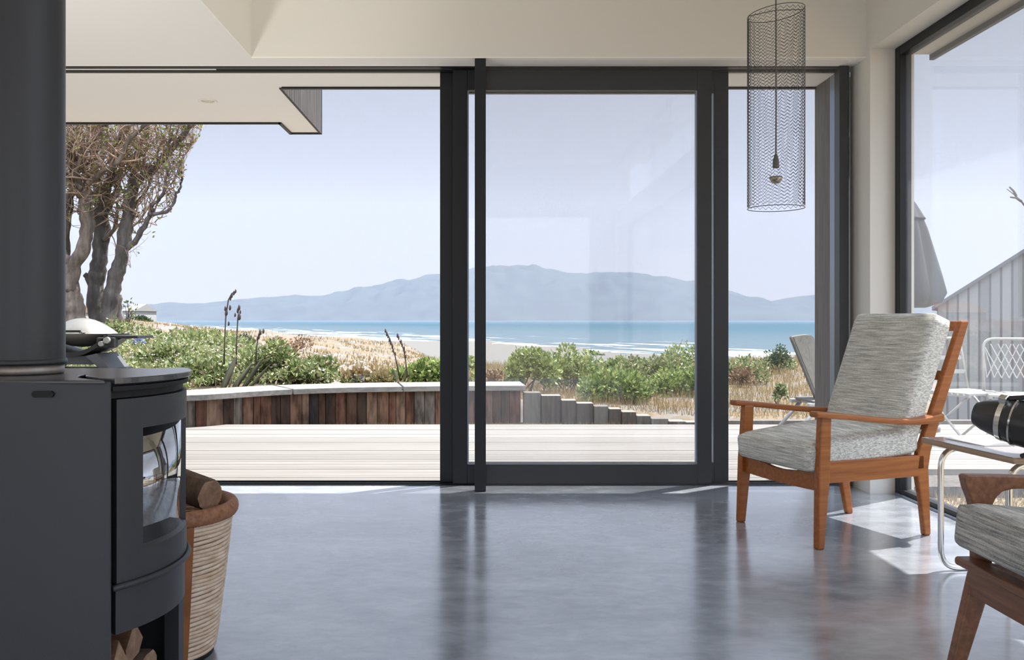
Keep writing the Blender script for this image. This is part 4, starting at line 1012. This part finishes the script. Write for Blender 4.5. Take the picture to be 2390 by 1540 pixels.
bush('shrub', 'dry twiggy shrub beneath the broad shrub by the pull bar', 1170, 900, 11.4, 90, 34, M['leaf_brown'], 600, seed=23)
bush('shrub', 'straw coloured dry shrub behind the cap beside the lilac flowers', 850, 894, 9.6, 120, 30, M['grass_dry'], 1100, seed=24)
bush('shrub', 'thin upright weed in the dry grass right of the doors', 1822, 965, 10.4, 26, 92, M['leaf_pale'], 260, stems=3, seed=25)

# flax plant with its sword leaves and dark flower stalks
fx = thing('flax_plant', 'flax plant with dark sword leaves and tall flower stalks behind the cap', 'flax', (PX(530, 8.95), 8.95, ground_z(PX(530, 8.95), 9.3)))
M['flax'] = plain('flax_leaf', (.066, .063, .030), .5, var=.4, vscale=5); M['stalk'] = plain('flax_stalk', (.050, .033, .028), .8)
def sword(mb, a, b, wd, tw=.5):
    a, b = Vector(a), Vector(b); ax = (b-a); s = Vector((math.cos(tw), math.sin(tw), 0)); rings = []
    bow = Vector((.0, 0, 0))
    for u, k in ((0, .6), (.25, .95), (.5, 1), (.75, .7), (.92, .3), (1, .03)):
        c = a+ax*u; nrm = ax.cross(s).normalized(); rings.append([c-s*wd*k/2, c+nrm*wd*.12*k, c+s*wd*k/2, c-nrm*wd*.05*k])
    mb.loft(rings)
sw = [(518, 900, 552, 828, 18), (540, 900, 590, 845, 16), (562, 902, 612, 836, 15), (575, 900, 630, 850, 14), (548, 902, 572, 862, 14), (530, 905, 545, 868, 14), (480, 880, 460, 800, 8), (505, 905, 500, 860, 10)]
for k, (x0, y0, x1, y1, wp) in enumerate(sw):
    mb = MB(); Y = 8.88+.05*(k % 3); sword(mb, P(x0, y0+14, Y), P(x1, y1, Y+.1), wp*Y/FPX, .3*k); mb.build('leaf', M['flax'], fx, smooth=True)
def stalk(pts, Y, pods, par):
    mb = MB(); path = [P(x_, y_, Y) for x_, y_ in pts]; mb.tube(path, [.009]+[.007]*(len(path)-2)+[.003], 6)
    for (x_, y_, r) in pods:
        c = P(x_, y_, Y); q = .010*r
        mb.tube([c+Vector((0, 0, -q*2.2)), c+Vector((q*.3, 0, -q)), c+Vector((q*.4, .003, q)), c+Vector((q*.2, 0, q*2.4))], [q*.3, q, q*.9, q*.2], 6)
    mb.build('flower_stalk', M['stalk'], par, smooth=True)
stalk([(523, 850), (524, 800), (527, 740), (533, 700), (541, 685), (552, 677)], 9.35, [(527, 730, 1.6), (536, 718, 1.3), (525, 720, 1.2), (533, 755, 1.1), (540, 690, 1.2), (545, 684, 1.1), (549, 680, 1), (537, 697, 1)], fx)
stalk([(551, 850), (552, 800), (555, 745), (557, 722)], 9.35, [(557, 718, 1.4), (554, 725, 1.2), (558, 740, 1.5), (548, 735, 1), (560, 728, 1)], fx)
stalk([(596, 880), (599, 810), (603, 784), (612, 772)], 9.3, [(606, 776, 1.5), (614, 773, 1.2), (603, 785, 1.3), (600, 790, 1)], fx)
f2 = thing('flax_plant', 'two leaning seedy flax stalks against the beach near the door stile', 'flax', (PX(925, 9.6), 9.6, ground_z(PX(925, 9.6), 9.6)))
stalk([(935, 890), (922, 830), (910, 790), (898, 768)], 9.6, [(899, 772, 1), (902, 779, 1.2), (905, 785, 1), (908, 793, 1.2), (911, 800, 1), (915, 808, 1.2), (917, 818, 1), (922, 826, 1)], f2)
stalk([(952, 890), (948, 850), (942, 815), (926, 782)], 9.6, [(927, 783, 1.2), (930, 789, 1), (935, 797, 1.2), (938, 805, 1), (942, 813, 1.2), (944, 822, 1), (946, 832, 1)], f2)
mb = MB(); sword(mb, P(930, 900, 9.6), P(918, 860, 9.6), .06, .4); sword(mb, P(940, 900, 9.6), P(948, 858, 9.6), .05, 1); mb.build('leaf', M['flax'], f2, smooth=True)

# lilac flower heads
def agapanthus(px, py, Y, label, r=.05):
    c = P(px, py, Y); g_ = ground_z(c.x, c.y)
    o = thing('agapanthus_flower', label, 'flower', (c.x, c.y, min(g_, c.z-.1)), group='lilac flower heads')
    rg = np.random.default_rng(int(px)); n = 110; d = rg.normal(0, 1, (n, 3)); d /= np.linalg.norm(d, axis=1, keepdims=True); d[:, 2] = np.abs(d[:, 2])*1.0-.25
    V, F = leaves(np.array(c)+d*r*.55, d, r*.7, r*.3); link_mesh('flower_head', V, F, M['flower_lilac'], o)
    MB().tube([(c.x, c.y, min(g_, c.z-.1)), (c.x, c.y, c.z)], .004, 5).build('stem', plain('green_stem', (.079, .119, .033), .7), o)
agapanthus(838, 886, 9.5, 'leftmost of the two lilac flower heads behind the cap left of the doors')
agapanthus(857, 881, 9.6, 'right one of the two lilac flower heads behind the cap left of the doors')
agapanthus(325, 798, 12, 'lilac flower head just right of the barbecue shelf', .075)
agapanthus(302, 806, 12, 'lilac flower head under the barbecue side shelf', .07)
agapanthus(342, 842, 11, 'lilac flower head low on the bank right of the barbecue', .05)
agapanthus(545, 852, 9.6, 'lilac flower head between the flax leaves', .045)

# ------------------------------------------------------------------ gnarled tree at the left
TY = 14.0
tree = thing('coastal_tree', 'gnarled many-stemmed coastal tree with sparse leaves behind the barbecue', 'tree', (PX(210, TY), TY, .6))
def barkm(name, a, b, c): return streaky(name, [(.3, a), (.55, b), (.8, c)], (9, 9, 2.2), .95, 6, .8, .03)
M['tbark'] = barkm('tree_bark', (.052, .039, .032), (.143, .110, .087), (.273, .227, .189))
M['tbark2'] = barkm('tree_bark_grey', (.038, .032, .029), (.095, .080, .072), (.189, .166, .152))
limbs = []
def limb(pts, w0, w1, dY=0.0, dY1=None):
    """pts in pixels at the tree's distance; widths in pixels"""
    dY1 = dY if dY1 is None else dY1; n = len(pts); pp = [P(x_, y_, TY+dY+(dY1-dY)*i/(n-1)) for i, (x_, y_) in enumerate(pts)]
    out = []
    for i in range(n-1):
        p0_, p1_, p2_, p3_ = pp[max(i-1, 0)], pp[i], pp[i+1], pp[min(i+2, n-1)]
        for k in range(5):
            u = k/5; out.append(.5*((2*p1_)+(p2_-p0_)*u+(2*p0_-5*p1_+4*p2_-p3_)*u*u+(3*p1_-p0_-3*p2_+p3_)*u**3))
    out.append(pp[-1]); m = len(out); rs = [(w0+(w1-w0)*i/(m-1))*TY/FPX/2*(1+.06*math.sin(i*.9)+random.uniform(-.05, .05)) for i in range(m)]
    out = [p+Vector((random.uniform(-.014, .014), random.uniform(-.02, .02), 0)) for p in out]
    limbs.append((out, rs)); return out, rs
def trunk(name, mat, items):
    mb = MB()
    for it in items: o_, r_ = limb(*it); mb.tube(o_, r_, 10)
    mb.build(name, mat, tree, smooth=True)
trunk('trunk', M['tbark'], [
  ([(180, 790), (172, 735), (160, 685), (155, 640), (150, 600)], 58, 44, -.3),
  ([(152, 640), (140, 590), (126, 540), (110, 480), (95, 400)], 34, 20, -.3, -.6),
  ([(160, 680), (176, 620), (196, 575), (203, 520), (200, 470), (190, 440)], 30, 30, -.35),
  ([(192, 450), (176, 410), (168, 350), (160, 290), (150, 230)], 24, 12, -.35, -.8),
  ([(200, 455), (198, 400), (188, 330), (180, 260)], 20, 10, -.3, -.2),
  ([(150, 610), (152, 540), (160, 470), (172, 430)], 24, 18, -.1),
  ([(165, 750), (140, 700), (110, 650), (70, 600), (30, 520)], 40, 22, .2, .5),
  ([(120, 560), (100, 500), (84, 420), (60, 330)], 22, 12, .3),
])
trunk('trunk', M['tbark2'], [
  ([(229, 790), (226, 740), (222, 690), (226, 640), (234, 585), (238, 520), (236, 460)], 40, 34, .2),
  ([(224, 690), (212, 660), (200, 640)], 24, 12, .2),
  ([(236, 470), (228, 430), (222, 380), (214, 320), (210, 250)], 24, 14, .2, .6),
  ([(238, 480), (250, 440), (262, 400), (272, 350), (300, 290)], 26, 14, .2, .1),
  ([(238, 520), (252, 480), (270, 450), (282, 400), (290, 340), (292, 260)], 20, 10, .3, .9),
])
trunk('trunk', M['tbark2'], [
  ([(258, 790), (254, 735), (262, 680), (272, 640), (286, 585), (296, 520), (304, 460), (312, 430)], 40, 26, 0),
  ([(274, 790), (272, 740), (276, 690)], 28, 16, .15),
  ([(312, 435), (332, 412), (360, 392), (385, 365), (410, 335), (440, 300), (470, 255)], 24, 9, 0, -.3),
  ([(308, 450), (312, 400), (322, 350), (345, 300), (360, 250)], 16, 9, 0, .4),
  ([(296, 580), (318, 560), (336, 528), (350, 500), (355, 475)], 15, 10, 0, -.2),
  ([(350, 500), (372, 498), (392, 492), (404, 476), (410, 455), (420, 440), (424, 410), (420, 380)], 9, 4, -.2),
  ([(354, 480), (372, 462), (384, 442), (386, 415), (398, 380)], 8, 4, -.2, -.4),
  ([(300, 500), (320, 470), (345, 440), (352, 410)], 9, 4, .2),
])
trunk('branch', M['tbark'], [
  ([(205, 430), (240, 400), (275, 380), (300, 330), (340, 290), (380, 240)], 13, 7, -.5, -.7),
  ([(190, 440), (160, 420), (150, 400), (130, 360), (125, 300)], 12, 6, -.5, -.8),
  ([(172, 420), (190, 360), (215, 330), (240, 300), (262, 250)], 11, 6, -.6, -.9),
  ([(240, 560), (262, 540), (275, 500), (272, 470)], 10, 5, .1),
  ([(225, 500), (252, 498), (268, 508)], 9, 4, -.1),
])
# twigs: wandering shoots off the limbs, each level thinner
tw = MB(); tips = []
rt = random.Random(5)
def edge_px(py): return np.interp(py, [250, 290, 330, 380, 430, 480, 560, 620, 700], [510, 482, 462, 432, 424, 412, 352, 312, 290])
def shoot(p, d, r, L, lev):
    n = max(3, int(L/.10)); path = [p]; q = p.copy(); d = d.normalized()
    for i in range(n):
        d = (d+Vector((rt.gauss(0, .34), rt.gauss(0, .30), rt.gauss(.10, .30)))).normalized(); q = q+d*(L/n)
        px_, py_ = CX+FPX*q.x/q.y, CY-FPX*(q.z-CAMH)/q.y
        if px_ > edge_px(py_)-2: d.x = -abs(d.x)*.3; d.z = abs(d.z)+.3; d.normalize(); q = path[-1]+d*(L/n)*.6
        path.append(q.copy())
    m = len(path); tw.tube(path, [r*(1-.7*i/(m-1)) for i in range(m)], 4 if lev == 0 else 3, cap=False)
    if lev < 2:
        for k in range(rt.choice((3, 4, 5)) if lev == 0 else rt.choice((2, 3))):
            i = rt.randrange(m//3, m); dd = Vector((rt.gauss(.05, .6), rt.gauss(0, .5), rt.gauss(.45, .45)))
            shoot(path[i], dd, r*.55, L*rt.uniform(.45, .7), lev+1)
    if lev >= 1: tips.append((path[-1], d.copy())); tips.append((path[m//2], d.copy()))
for li, (out, rs) in enumerate(limbs):
    m = len(out)
    for i in range(m):
        zpx = CY-FPX*(out[i].z-CAMH)/out[i].y
        if zpx > 560 or out[i].z > 5.2: continue
        pr_ = .95 if zpx < 430 else .38
        if rs[i] < .035: pr_ *= 1.1
        for k in range(int(pr_+rt.random())):
            shoot(out[i], Vector((rt.gauss(.10, .7), rt.gauss(0, .6), rt.gauss(.6, .5))), min(rs[i]*.4, .018), rt.uniform(.35, .95), 0)
tw.build('twigs', plain('twig_bark', (.247, .173, .129), .95, spec=.05, var=.5, vscale=3), tree)['kind'] = 'stuff'
tp = [t_ for t_ in tips if rt.random() < .17]
pos = np.array([tuple(p) for p, d in tp]*2)+RNG.normal(0, .03, (2*len(tp), 3)); ax = np.array([tuple(d) for p, d in tp]*2)+RNG.normal(0, .6, (2*len(tp), 3))
V, F = leaves(pos, ax, RNG.uniform(.05, .09, len(pos)), RNG.uniform(.025, .042, len(pos)))
o = link_mesh('leaves', V, F, island_mat('tree_leaf', [(0, (.066, .092, .020)), (.5, (.172, .198, .046)), (.8, (.277, .277, .092)), (1, (.198, .132, .066))], .5, .3), tree); o['kind'] = 'stuff'
bush('shrub', 'yellowish scrubby shrub around the foot of the coastal tree', 262, 790, 13.0, 70, 46, M['leaf_pale'], 700, seed=30)
bush('sapling', 'thin twiggy sapling right of the tree trunks', 300, 765, 14.5, 40, 90, M['leaf_pale'], 60, cat='sapling', stems=7, seed=31)

# ------------------------------------------------------------------ barbecue on its cart
QY = 6.6; qx = PX(193, QY)
bq = thing('barbecue', 'silver domed gas barbecue on a dark stand outside behind the stove', 'barbecue', (qx, QY, 0))
def ZQ(py): return PZ(py, QY)
lr = .255
def oval(ang, z): return 1-.0*abs(math.sin(ang))
def lens(name, prof, mat, sy=.72, n=40, par=None, au=50, **k):
    mb = MB(); rings = [[Vector((qx+r*math.cos(2*PI*i/n), QY+r*sy*math.sin(2*PI*i/n), z)) for i in range(n)] for r, z in prof]; mb.loft(rings); return mb.build(name, mat, par or bq, smooth=True, auto=au, **k)
zl = ZQ(780); zt = ZQ(742)
alu = plain('cast_aluminium', (.264, .257, .247), .42, .6, var=.08, vscale=10)
lid_ = lens('lid', [(lr, zl), (lr+.004, zl+.006), (lr*.97, zl+.016), (lr*.85, zl+.040), (lr*.69, zl+.066), (lr*.51, zl+.091), (lr*.35, zl+.108), (lr*.18, zl+.119), (.001, zl+.122)], alu, n=16, au=16)
lens('bowl', [(.002, ZQ(806)-.012), (lr*.30, ZQ(806)-.004), (lr*.60, ZQ(800)), (lr*.88, ZQ(788)), (lr*.985, zl-.004), (lr, zl)], plain('bowl_aluminium', (.238, .224, .208), .45, .6))
h = MB(); h.box((qx-.105, QY-.225, zl+.018), (qx+.085, QY-.205, zl+.034)); h.build('handle', plain('dark_handle', (.020, .018, .018), .4), lid_, bevel=.004)
for sgn in (-1, 1):
    MB().box((qx-.01+sgn*.095-.012, QY-.222, zl+.010), (qx-.01+sgn*.095+.012, QY-.165, zl+.024)).build('handle_bracket', alu, lid_, bevel=.003)
blk = plain('black_plastic', (.020, .020, .021), .45)
mb = MB(); rings = []                                  # curved cradle band under the bowl
for i in range(31):
    u = -1+2*i/30; z = ZQ(824)+(.135)*abs(u)**1.9; x_ = qx+u*.275
    rings.append([Vector((x_, QY-.20, z-.02)), Vector((x_, QY-.20, z+.012)), Vector((x_, QY+.18, z+.012)), Vector((x_, QY+.18, z-.02))])
mb.loft(rings); mb.build('cradle', blk, bq, smooth=True, auto=40)
gry = plain('grey_plastic', (.106, .109, .119), .5)
mb = MB()
for sgn in (-1, 1):
    xz(mb, [(qx+sgn*.10, ZQ(828)), (qx+sgn*.19, ZQ(822)), (qx+sgn*.285, ZQ(858)), (qx+sgn*.21, ZQ(858))], QY-.19, QY+.17)
mb.box((qx-.20, QY-.15, ZQ(848)), (qx+.20, QY+.13, ZQ(828)))
mb.build('base_cradle', gry, bq, bevel=.006)
MB().box((qx-.30, QY-.22, ZQ(858)-.03), (qx+.30, QY+.20, ZQ(858))).build('cart_top', blk, bq, bevel=.006)
for sx_ in (-1, 1):
    for sy_ in (-1, 1):
        MB().tube([(qx+sx_*.27, QY+sy_*.17, ZQ(858)-.03), (qx-sx_*.0+sx_*.25, QY+sy_*.17, .0)], .014, 8).build('cart_leg', gry, bq, smooth=True)
MB().box((qx-.26, QY-.18, .16), (qx+.26, QY+.16, .18)).build('cart_shelf', blk, bq)
# control knobs, side shelf
for px_, py_, r in ((249, 794, .024), (236, 802, .020)):
    c = P(px_, py_, QY-.215); k = MB(); k.loft([[Vector((c.x+rr_*math.cos(2*PI*i/20), c.y+dy_, c.z+rr_*math.sin(2*PI*i/20))) for i in range(20)] for rr_, dy_ in ((r*.9, .03), (r, .012), (r*.95, -.01), (r*.3, -.014))])
    k.build('control_knob', plain('pale_knob', (.409, .409, .396), .35, .2), bq, smooth=True, auto=40)
c = P(245, 797, QY-.19); MB().box((c.x-.06, QY-.20, c.z-.045), (c.x+.07, QY-.12, c.z+.03)).build('control_panel', blk, bq, bevel=.01)
a, b = P(262, 785, QY), P(341, 782.5, QY)
MB().box((a.x, QY-.16, a.z-.012), (b.x, QY+.14, b.z)).build('side_shelf', blk, bq, bevel=.004)
xz(MB(), [(a.x-.03, a.z-.05), (a.x+.02, a.z-.045), (a.x+.10, a.z-.01), (a.x, a.z-.006)], QY-.05, QY+.03).build('shelf_bracket', blk, bq)
MB().box((PX(236, QY), QY-.1, zl-.01), (PX(270, QY), QY+.05, zl+.006)).build('hinge_shroud', blk, bq, bevel=.004)

# ------------------------------------------------------------------ far houses at the left
def house(px0, px1, py_e, py_r, Y, wcol, rcol, label, wins):
    x0_, x1_ = PX(px0, Y), PX(px1, Y); ze, zr = PZ(py_e, Y), PZ(py_r, Y); zb = ground_z((x0_+x1_)/2, Y)-.6
    o = thing('house', label, 'house', ((x0_+x1_)/2, Y, zb))
    MB().box((x0_, Y, zb), (x1_, Y+6, ze)).build('walls', plain('house_wall', wcol, .8), o)
    mb = MB(); mb.prism([(Y-.2, ze-.05), (Y+6.2, ze-.05), (Y+3, zr)], (x0_-.15, x1_+.15), U=(0, 1, 0), V=(0, 0, 1), W=(1, 0, 0)); mb.build('roof', plain('house_roof', rcol, .8), o)
    for (a, b, t_, bt) in wins: MB().box((PX(a, Y), Y-.04, PZ(bt, Y)), (PX(b, Y), Y+.05, PZ(t_, Y))).build('window', plain('house_window', (.079, .099, .132), .2), o)
house(60, 158, 728, 704, 95, (.297, .284, .264), (.198, .112, .079), 'pale house with a reddish roof behind the tree trunks', [(136, 144, 735, 746), (96, 110, 735, 747)])
house(286, 311, 724, 708, 85, (.277, .281, .284), (.198, .198, .198), 'small white shed right of the tree trunks', [(296, 299, 730, 747)])
bush('shrub', 'dark hedge on the dune crest right of the white shed', 330, 762, 44, 46, 22, M['leaf_dark'], 500, leafs=(.12, .2), seed=33)
bush('shrub', 'lone dark bush on the dune crest left of the flax stalks', 386, 764, 43, 12, 12, M['leaf_brown'], 120, leafs=(.06, .1), seed=34)
# driftwood lying on the beach
c0, c1 = P(1383, 827, 130), P(1412, 828, 128)
o = thing('driftwood', 'dark driftwood log lying on the beach beyond the shrubs', 'driftwood', (c0+c1)/2)
MB().tube([c0, (c0+c1)/2+Vector((0, 0, .06)), c1], [.10, .14, .06], 8).build('log', M['twig'], o, smooth=True)
MB().tube([c0+(c1-c0)*.3, c0+(c1-c0)*.25+Vector((0, 0, .5))], [.07, .03], 6).build('branch', M['twig'], o, smooth=True)
# ------------------------------------------------------------------ outside to the right: lounge chair, umbrella, garden chairs, barn
M['wicker'] = streaky('pale_wicker', [(.3, (.082, .077, .069)), (.6, (.123, .117, .102)), (.85, (.164, .156, .139))], (30, 30, 30), .7)
M['white_wood'] = plain('white_paint', (.363, .360, .350), .55)
LY = 7.3
lc = thing('deck_chair', 'pale fan-backed deck chair outside behind the door jamb', 'chair', (PX(1915, LY), LY, 0))
# curved fan back: wide at the top, narrow at the seat
mb = MB(); rings = []; nb = 12
tl_, tr_, bl_, br_ = P(1846, 788, LY-.20), P(1896, 800, LY+.24), P(1903, 928, LY-.10), P(1910, 935, LY+.14)
for i in range(nb+1):
    u = i/nb; a = bl_.lerp(tl_, u); b = br_.lerp(tr_, u); row = []
    for j in range(nb+1):
        v = j/nb; p = a.lerp(b, v); bul = math.sin(PI*v)
        p = p+Vector((.05*bul*(.4+.6*u), 0, (.035*bul if i == nb else 0)+.0)); row.append(p)
    rings.append(row)
th = Vector((.022, 0, .006)); full = [[p for p in r]+[p+th for p in reversed(r)] for r in rings]
mb.loft(full); mb.build('backrest', M['wicker'], lc, smooth=True, auto=40)
mb = MB(); mb.tube([rings[0][0]]+[r[0] for r in rings]+[p for p in rings[-1]]+[r[-1] for r in reversed(rings)], .013, 8); mb.build('back_rim', M['wicker'], lc, smooth=True)
f0, f1 = P(1851, 1006, LY-.2), P(1915, 944, LY-.2)
for dy in (0, .42):
    MB().tube([Vector((f0.x, LY-.2+dy, .002)), Vector((f1.x, LY-.2+dy, f1.z))], .02, 8, flat=(1, .8)).build('rear_leg', M['white_wood'], lc, smooth=True)
    MB().tube([Vector((f1.x+.52, LY-.2+dy, .0)), Vector((f1.x+.42, LY-.2+dy, .36))], .02, 8).build('front_leg', M['white_wood'], lc, smooth=True)
    MB().box((f1.x-.10, LY-.23+dy, f1.z-.02), (f1.x+.50, LY-.17+dy, f1.z+.01)).build('side_rail', M['white_wood'], lc, bevel=.004)
MB().box((f1.x-.06, LY-.2, f1.z+.01), (f1.x+.46, LY+.22, f1.z+.03)).build('seat', M['wicker'], lc, bevel=.006)
MB().box((f1.x-.02, LY-.17, f1.z-.015), (f1.x+.04, LY+.19, f1.z+.008)).build('cross_rail', M['white_wood'], lc)

# closed umbrella on its base
UY = 7.55
ux = PX(2122, UY)
um = thing('garden_umbrella', 'closed grey garden umbrella standing outside the side window', 'umbrella', (ux, UY, 0))
zt, zb = PZ(468, UY), PZ(718, UY); cv = plain('grey_canvas', (.069, .071, .077), .9, spec=.1)
def pleat(a, z): return 1+.16*math.cos(8*a)*min(1, (zt-z)/.25)
zz = [zt-.02, zt-.10, zt-.25, zt-.45, zt-.65, zt-.80, zb+.04, zb]
MB().lathe([(.02, zt), (.035, zz[0]), (.085, zz[1]), (.13, zz[2]), (.18, zz[3]), (.23, zz[4]), (.262, zz[5]), (.225, zz[6]), (.12, zz[7])], (ux, UY, 0), 64, pleat).build('canopy', cv, um, smooth=True)
MB().lathe([(.03, zt+.01), (.06, zt-.04), (.115, zt-.15), (.125, zt-.165), (.10, zt-.16)], (ux, UY, 0), 64, pleat, cap=False).build('vent_flap', cv, um, smooth=True)
MB().lathe([(.004, zt+.06), (.018, zt+.045), (.015, zt+.02), (.02, zt)], (ux, UY, 0), 16).build('finial', M['laminate'], um, smooth=True)
MB().lathe([(.019, .03), (.019, zb+.2)], (ux, UY, 0), 16).build('pole', M['laminate'], um, smooth=True)
MB().lathe([(.24, .001), (.24, .03), (.06, .05), (.03, .12), (.02, .12)], (ux, UY, 0), 32).build('base', M['iron'], um, smooth=True, auto=40)

# folding slatted garden chairs
def garden_chair(px, Y, rz, label, lattice):
    o = thing('folding_garden_chair', label, 'chair', (PX(px, Y), Y, 0), rz, 'white folding garden chairs', world=False)
    W_ = .22; wm = M['white_wood']
    mb = MB(); mb.tube(bend([(-W_, .20, .385), (-W_, .29, .80), (W_, .29, .80), (W_, .20, .385)], .08, 6), .011, 8); mb.build('back_frame', wm, o, smooth=True)
    mb = MB()
    if lattice:
        for k in range(9):
            u = -W_+.02+2*(W_-.02)*k/8; mb.tube([(u, .225, .50), (min(W_, max(-W_, u+.12)), .285, .76)], .004, 5); mb.tube([(u, .228, .50), (min(W_, max(-W_, u-.12)), .288, .76)], .004, 5)
        mb.build('back_lattice', wm, o)
    else:
        for k in range(2): mb.box((-W_, .225+.03*k, .52+.11*k), (W_, .240+.03*k, .55+.11*k))
        mb.build('back_slats', wm, o)
    mb = MB()
    for k in range(8): mb.box((-W_, -.22+.055*k, .386), (W_, -.22+.055*k+.036, .400))
    for s in (-1, 0, 1): mb.box((s*(W_-.01)-.012, -.22, .372), (s*(W_-.01)+.012, .22, .386))
    mb.build('seat', wm, o)
    mb = MB()
    for s in (-1, 1): mb.tube([(s*W_, -.24, 0), (s*W_, .20, .385)], .010, 8)
    mb.build('front_legs', wm, o, smooth=True)
    mb = MB()
    for s in (-1, 1): mb.tube([(s*(W_-.025), .26, 0), (s*(W_-.025), -.20, .38)], .010, 8)
    mb.build('rear_legs', wm, o, smooth=True)
    return o
garden_chair(2258, 6.75, math.radians(18), 'white folding slatted chair outside seen beside the armchair back post', False)
garden_chair(2382, 6.5, math.radians(-25), 'white lattice backed chair outside above the telescope', True)

# board-clad barn with a sloping roof line
BY_ = 20.0
bx0, ez = PX(2187, BY_), PZ(716, BY_); slope = (PZ(590, BY_)-PZ(716, BY_))/(PX(2388, BY_)-PX(2187, BY_))
br = thing('barn', 'grey board-clad barn with a sloping roof seen through the side window', 'barn', (bx0+4, BY_, -2))
al = math.atan2(bx0, BY_)+.05; U_ = Vector((math.cos(al), -math.sin(al), 0)); W_d = Vector((math.sin(al), math.cos(al), 0)); C_ = Vector((bx0, BY_, 0))
k_ = (2388-CX)/FPX; tt = (k_*BY_-bx0)/(U_.x-k_*U_.y); slope = (PZ(590, BY_+U_.y*tt)-ez)/tt
half = 4.2; mb = MB(); mb.prism([(0, -2), (2*half, -2), (2*half, ez), (half, ez+slope*half), (0, ez)], (0, 8), O=C_, U=U_, W=W_d); mb.build('walls', plain('barn_grey', (.106, .109, .112), .8), br)
mb = MB(); k = 0
while k*.21 < 2*half-.05:                              # vertical boards
    xx = .02+k*.21; zt_ = ez+slope*min(xx, 2*half-xx); zt2 = ez+slope*min(xx+.165, 2*half-xx-.165); mb.prism([(xx, -2), (xx+.165, -2), (xx+.165, zt2-.01), (xx, zt_-.01)], (-.025, 0), O=C_, U=U_, W=W_d); k += 1
mb.build('cladding', island_mat('barn_boards', [(0, (.129, .133, .138)), (.5, (.168, .172, .178)), (1, (.208, .213, .213))], .8), br)
mb = MB(); mb.prism([(-.10, ez-.08), (half, ez+slope*half-.02), (2*half+.1, ez-.08), (2*half+.1, ez), (half, ez+slope*half+.07), (-.10, ez)], (-.12, 8.1), O=C_, U=U_, W=W_d); mb.build('roof', plain('barn_roof', (.066, .069, .079), .6), br)

# bare tree whose branch reaches into the frame
bt = thing('bare_tree', 'bare twig of a leafless tree reaching in above the barn at right', 'tree', (PX(2440, 11), 11, -1.1))
mb = MB(); mb.tube([(PX(2450, 11), 11, -1.1), (PX(2452, 11), 11, .8), (PX(2440, 11), 11, 1.8), (PX(2446, 11), 11, 3.2)], [.06, .05, .035, .012], 8); mb.build('trunk', M['tbark2'], bt, smooth=True)
for pts in ([(2443, 560), (2410, 505), (2384, 470), (2368, 455), (2350, 441)], [(2372, 458), (2366, 446), (2356, 436)], [(2384, 470), (2372, 462), (2358, 460)], [(2446, 480), (2420, 430), (2398, 410)]):
    MB().tube([P(x_, y_, 11) for x_, y_ in pts], [.016-.003*i for i in range(len(pts))], 6).build('twig', M['tbark2'], bt, smooth=True)
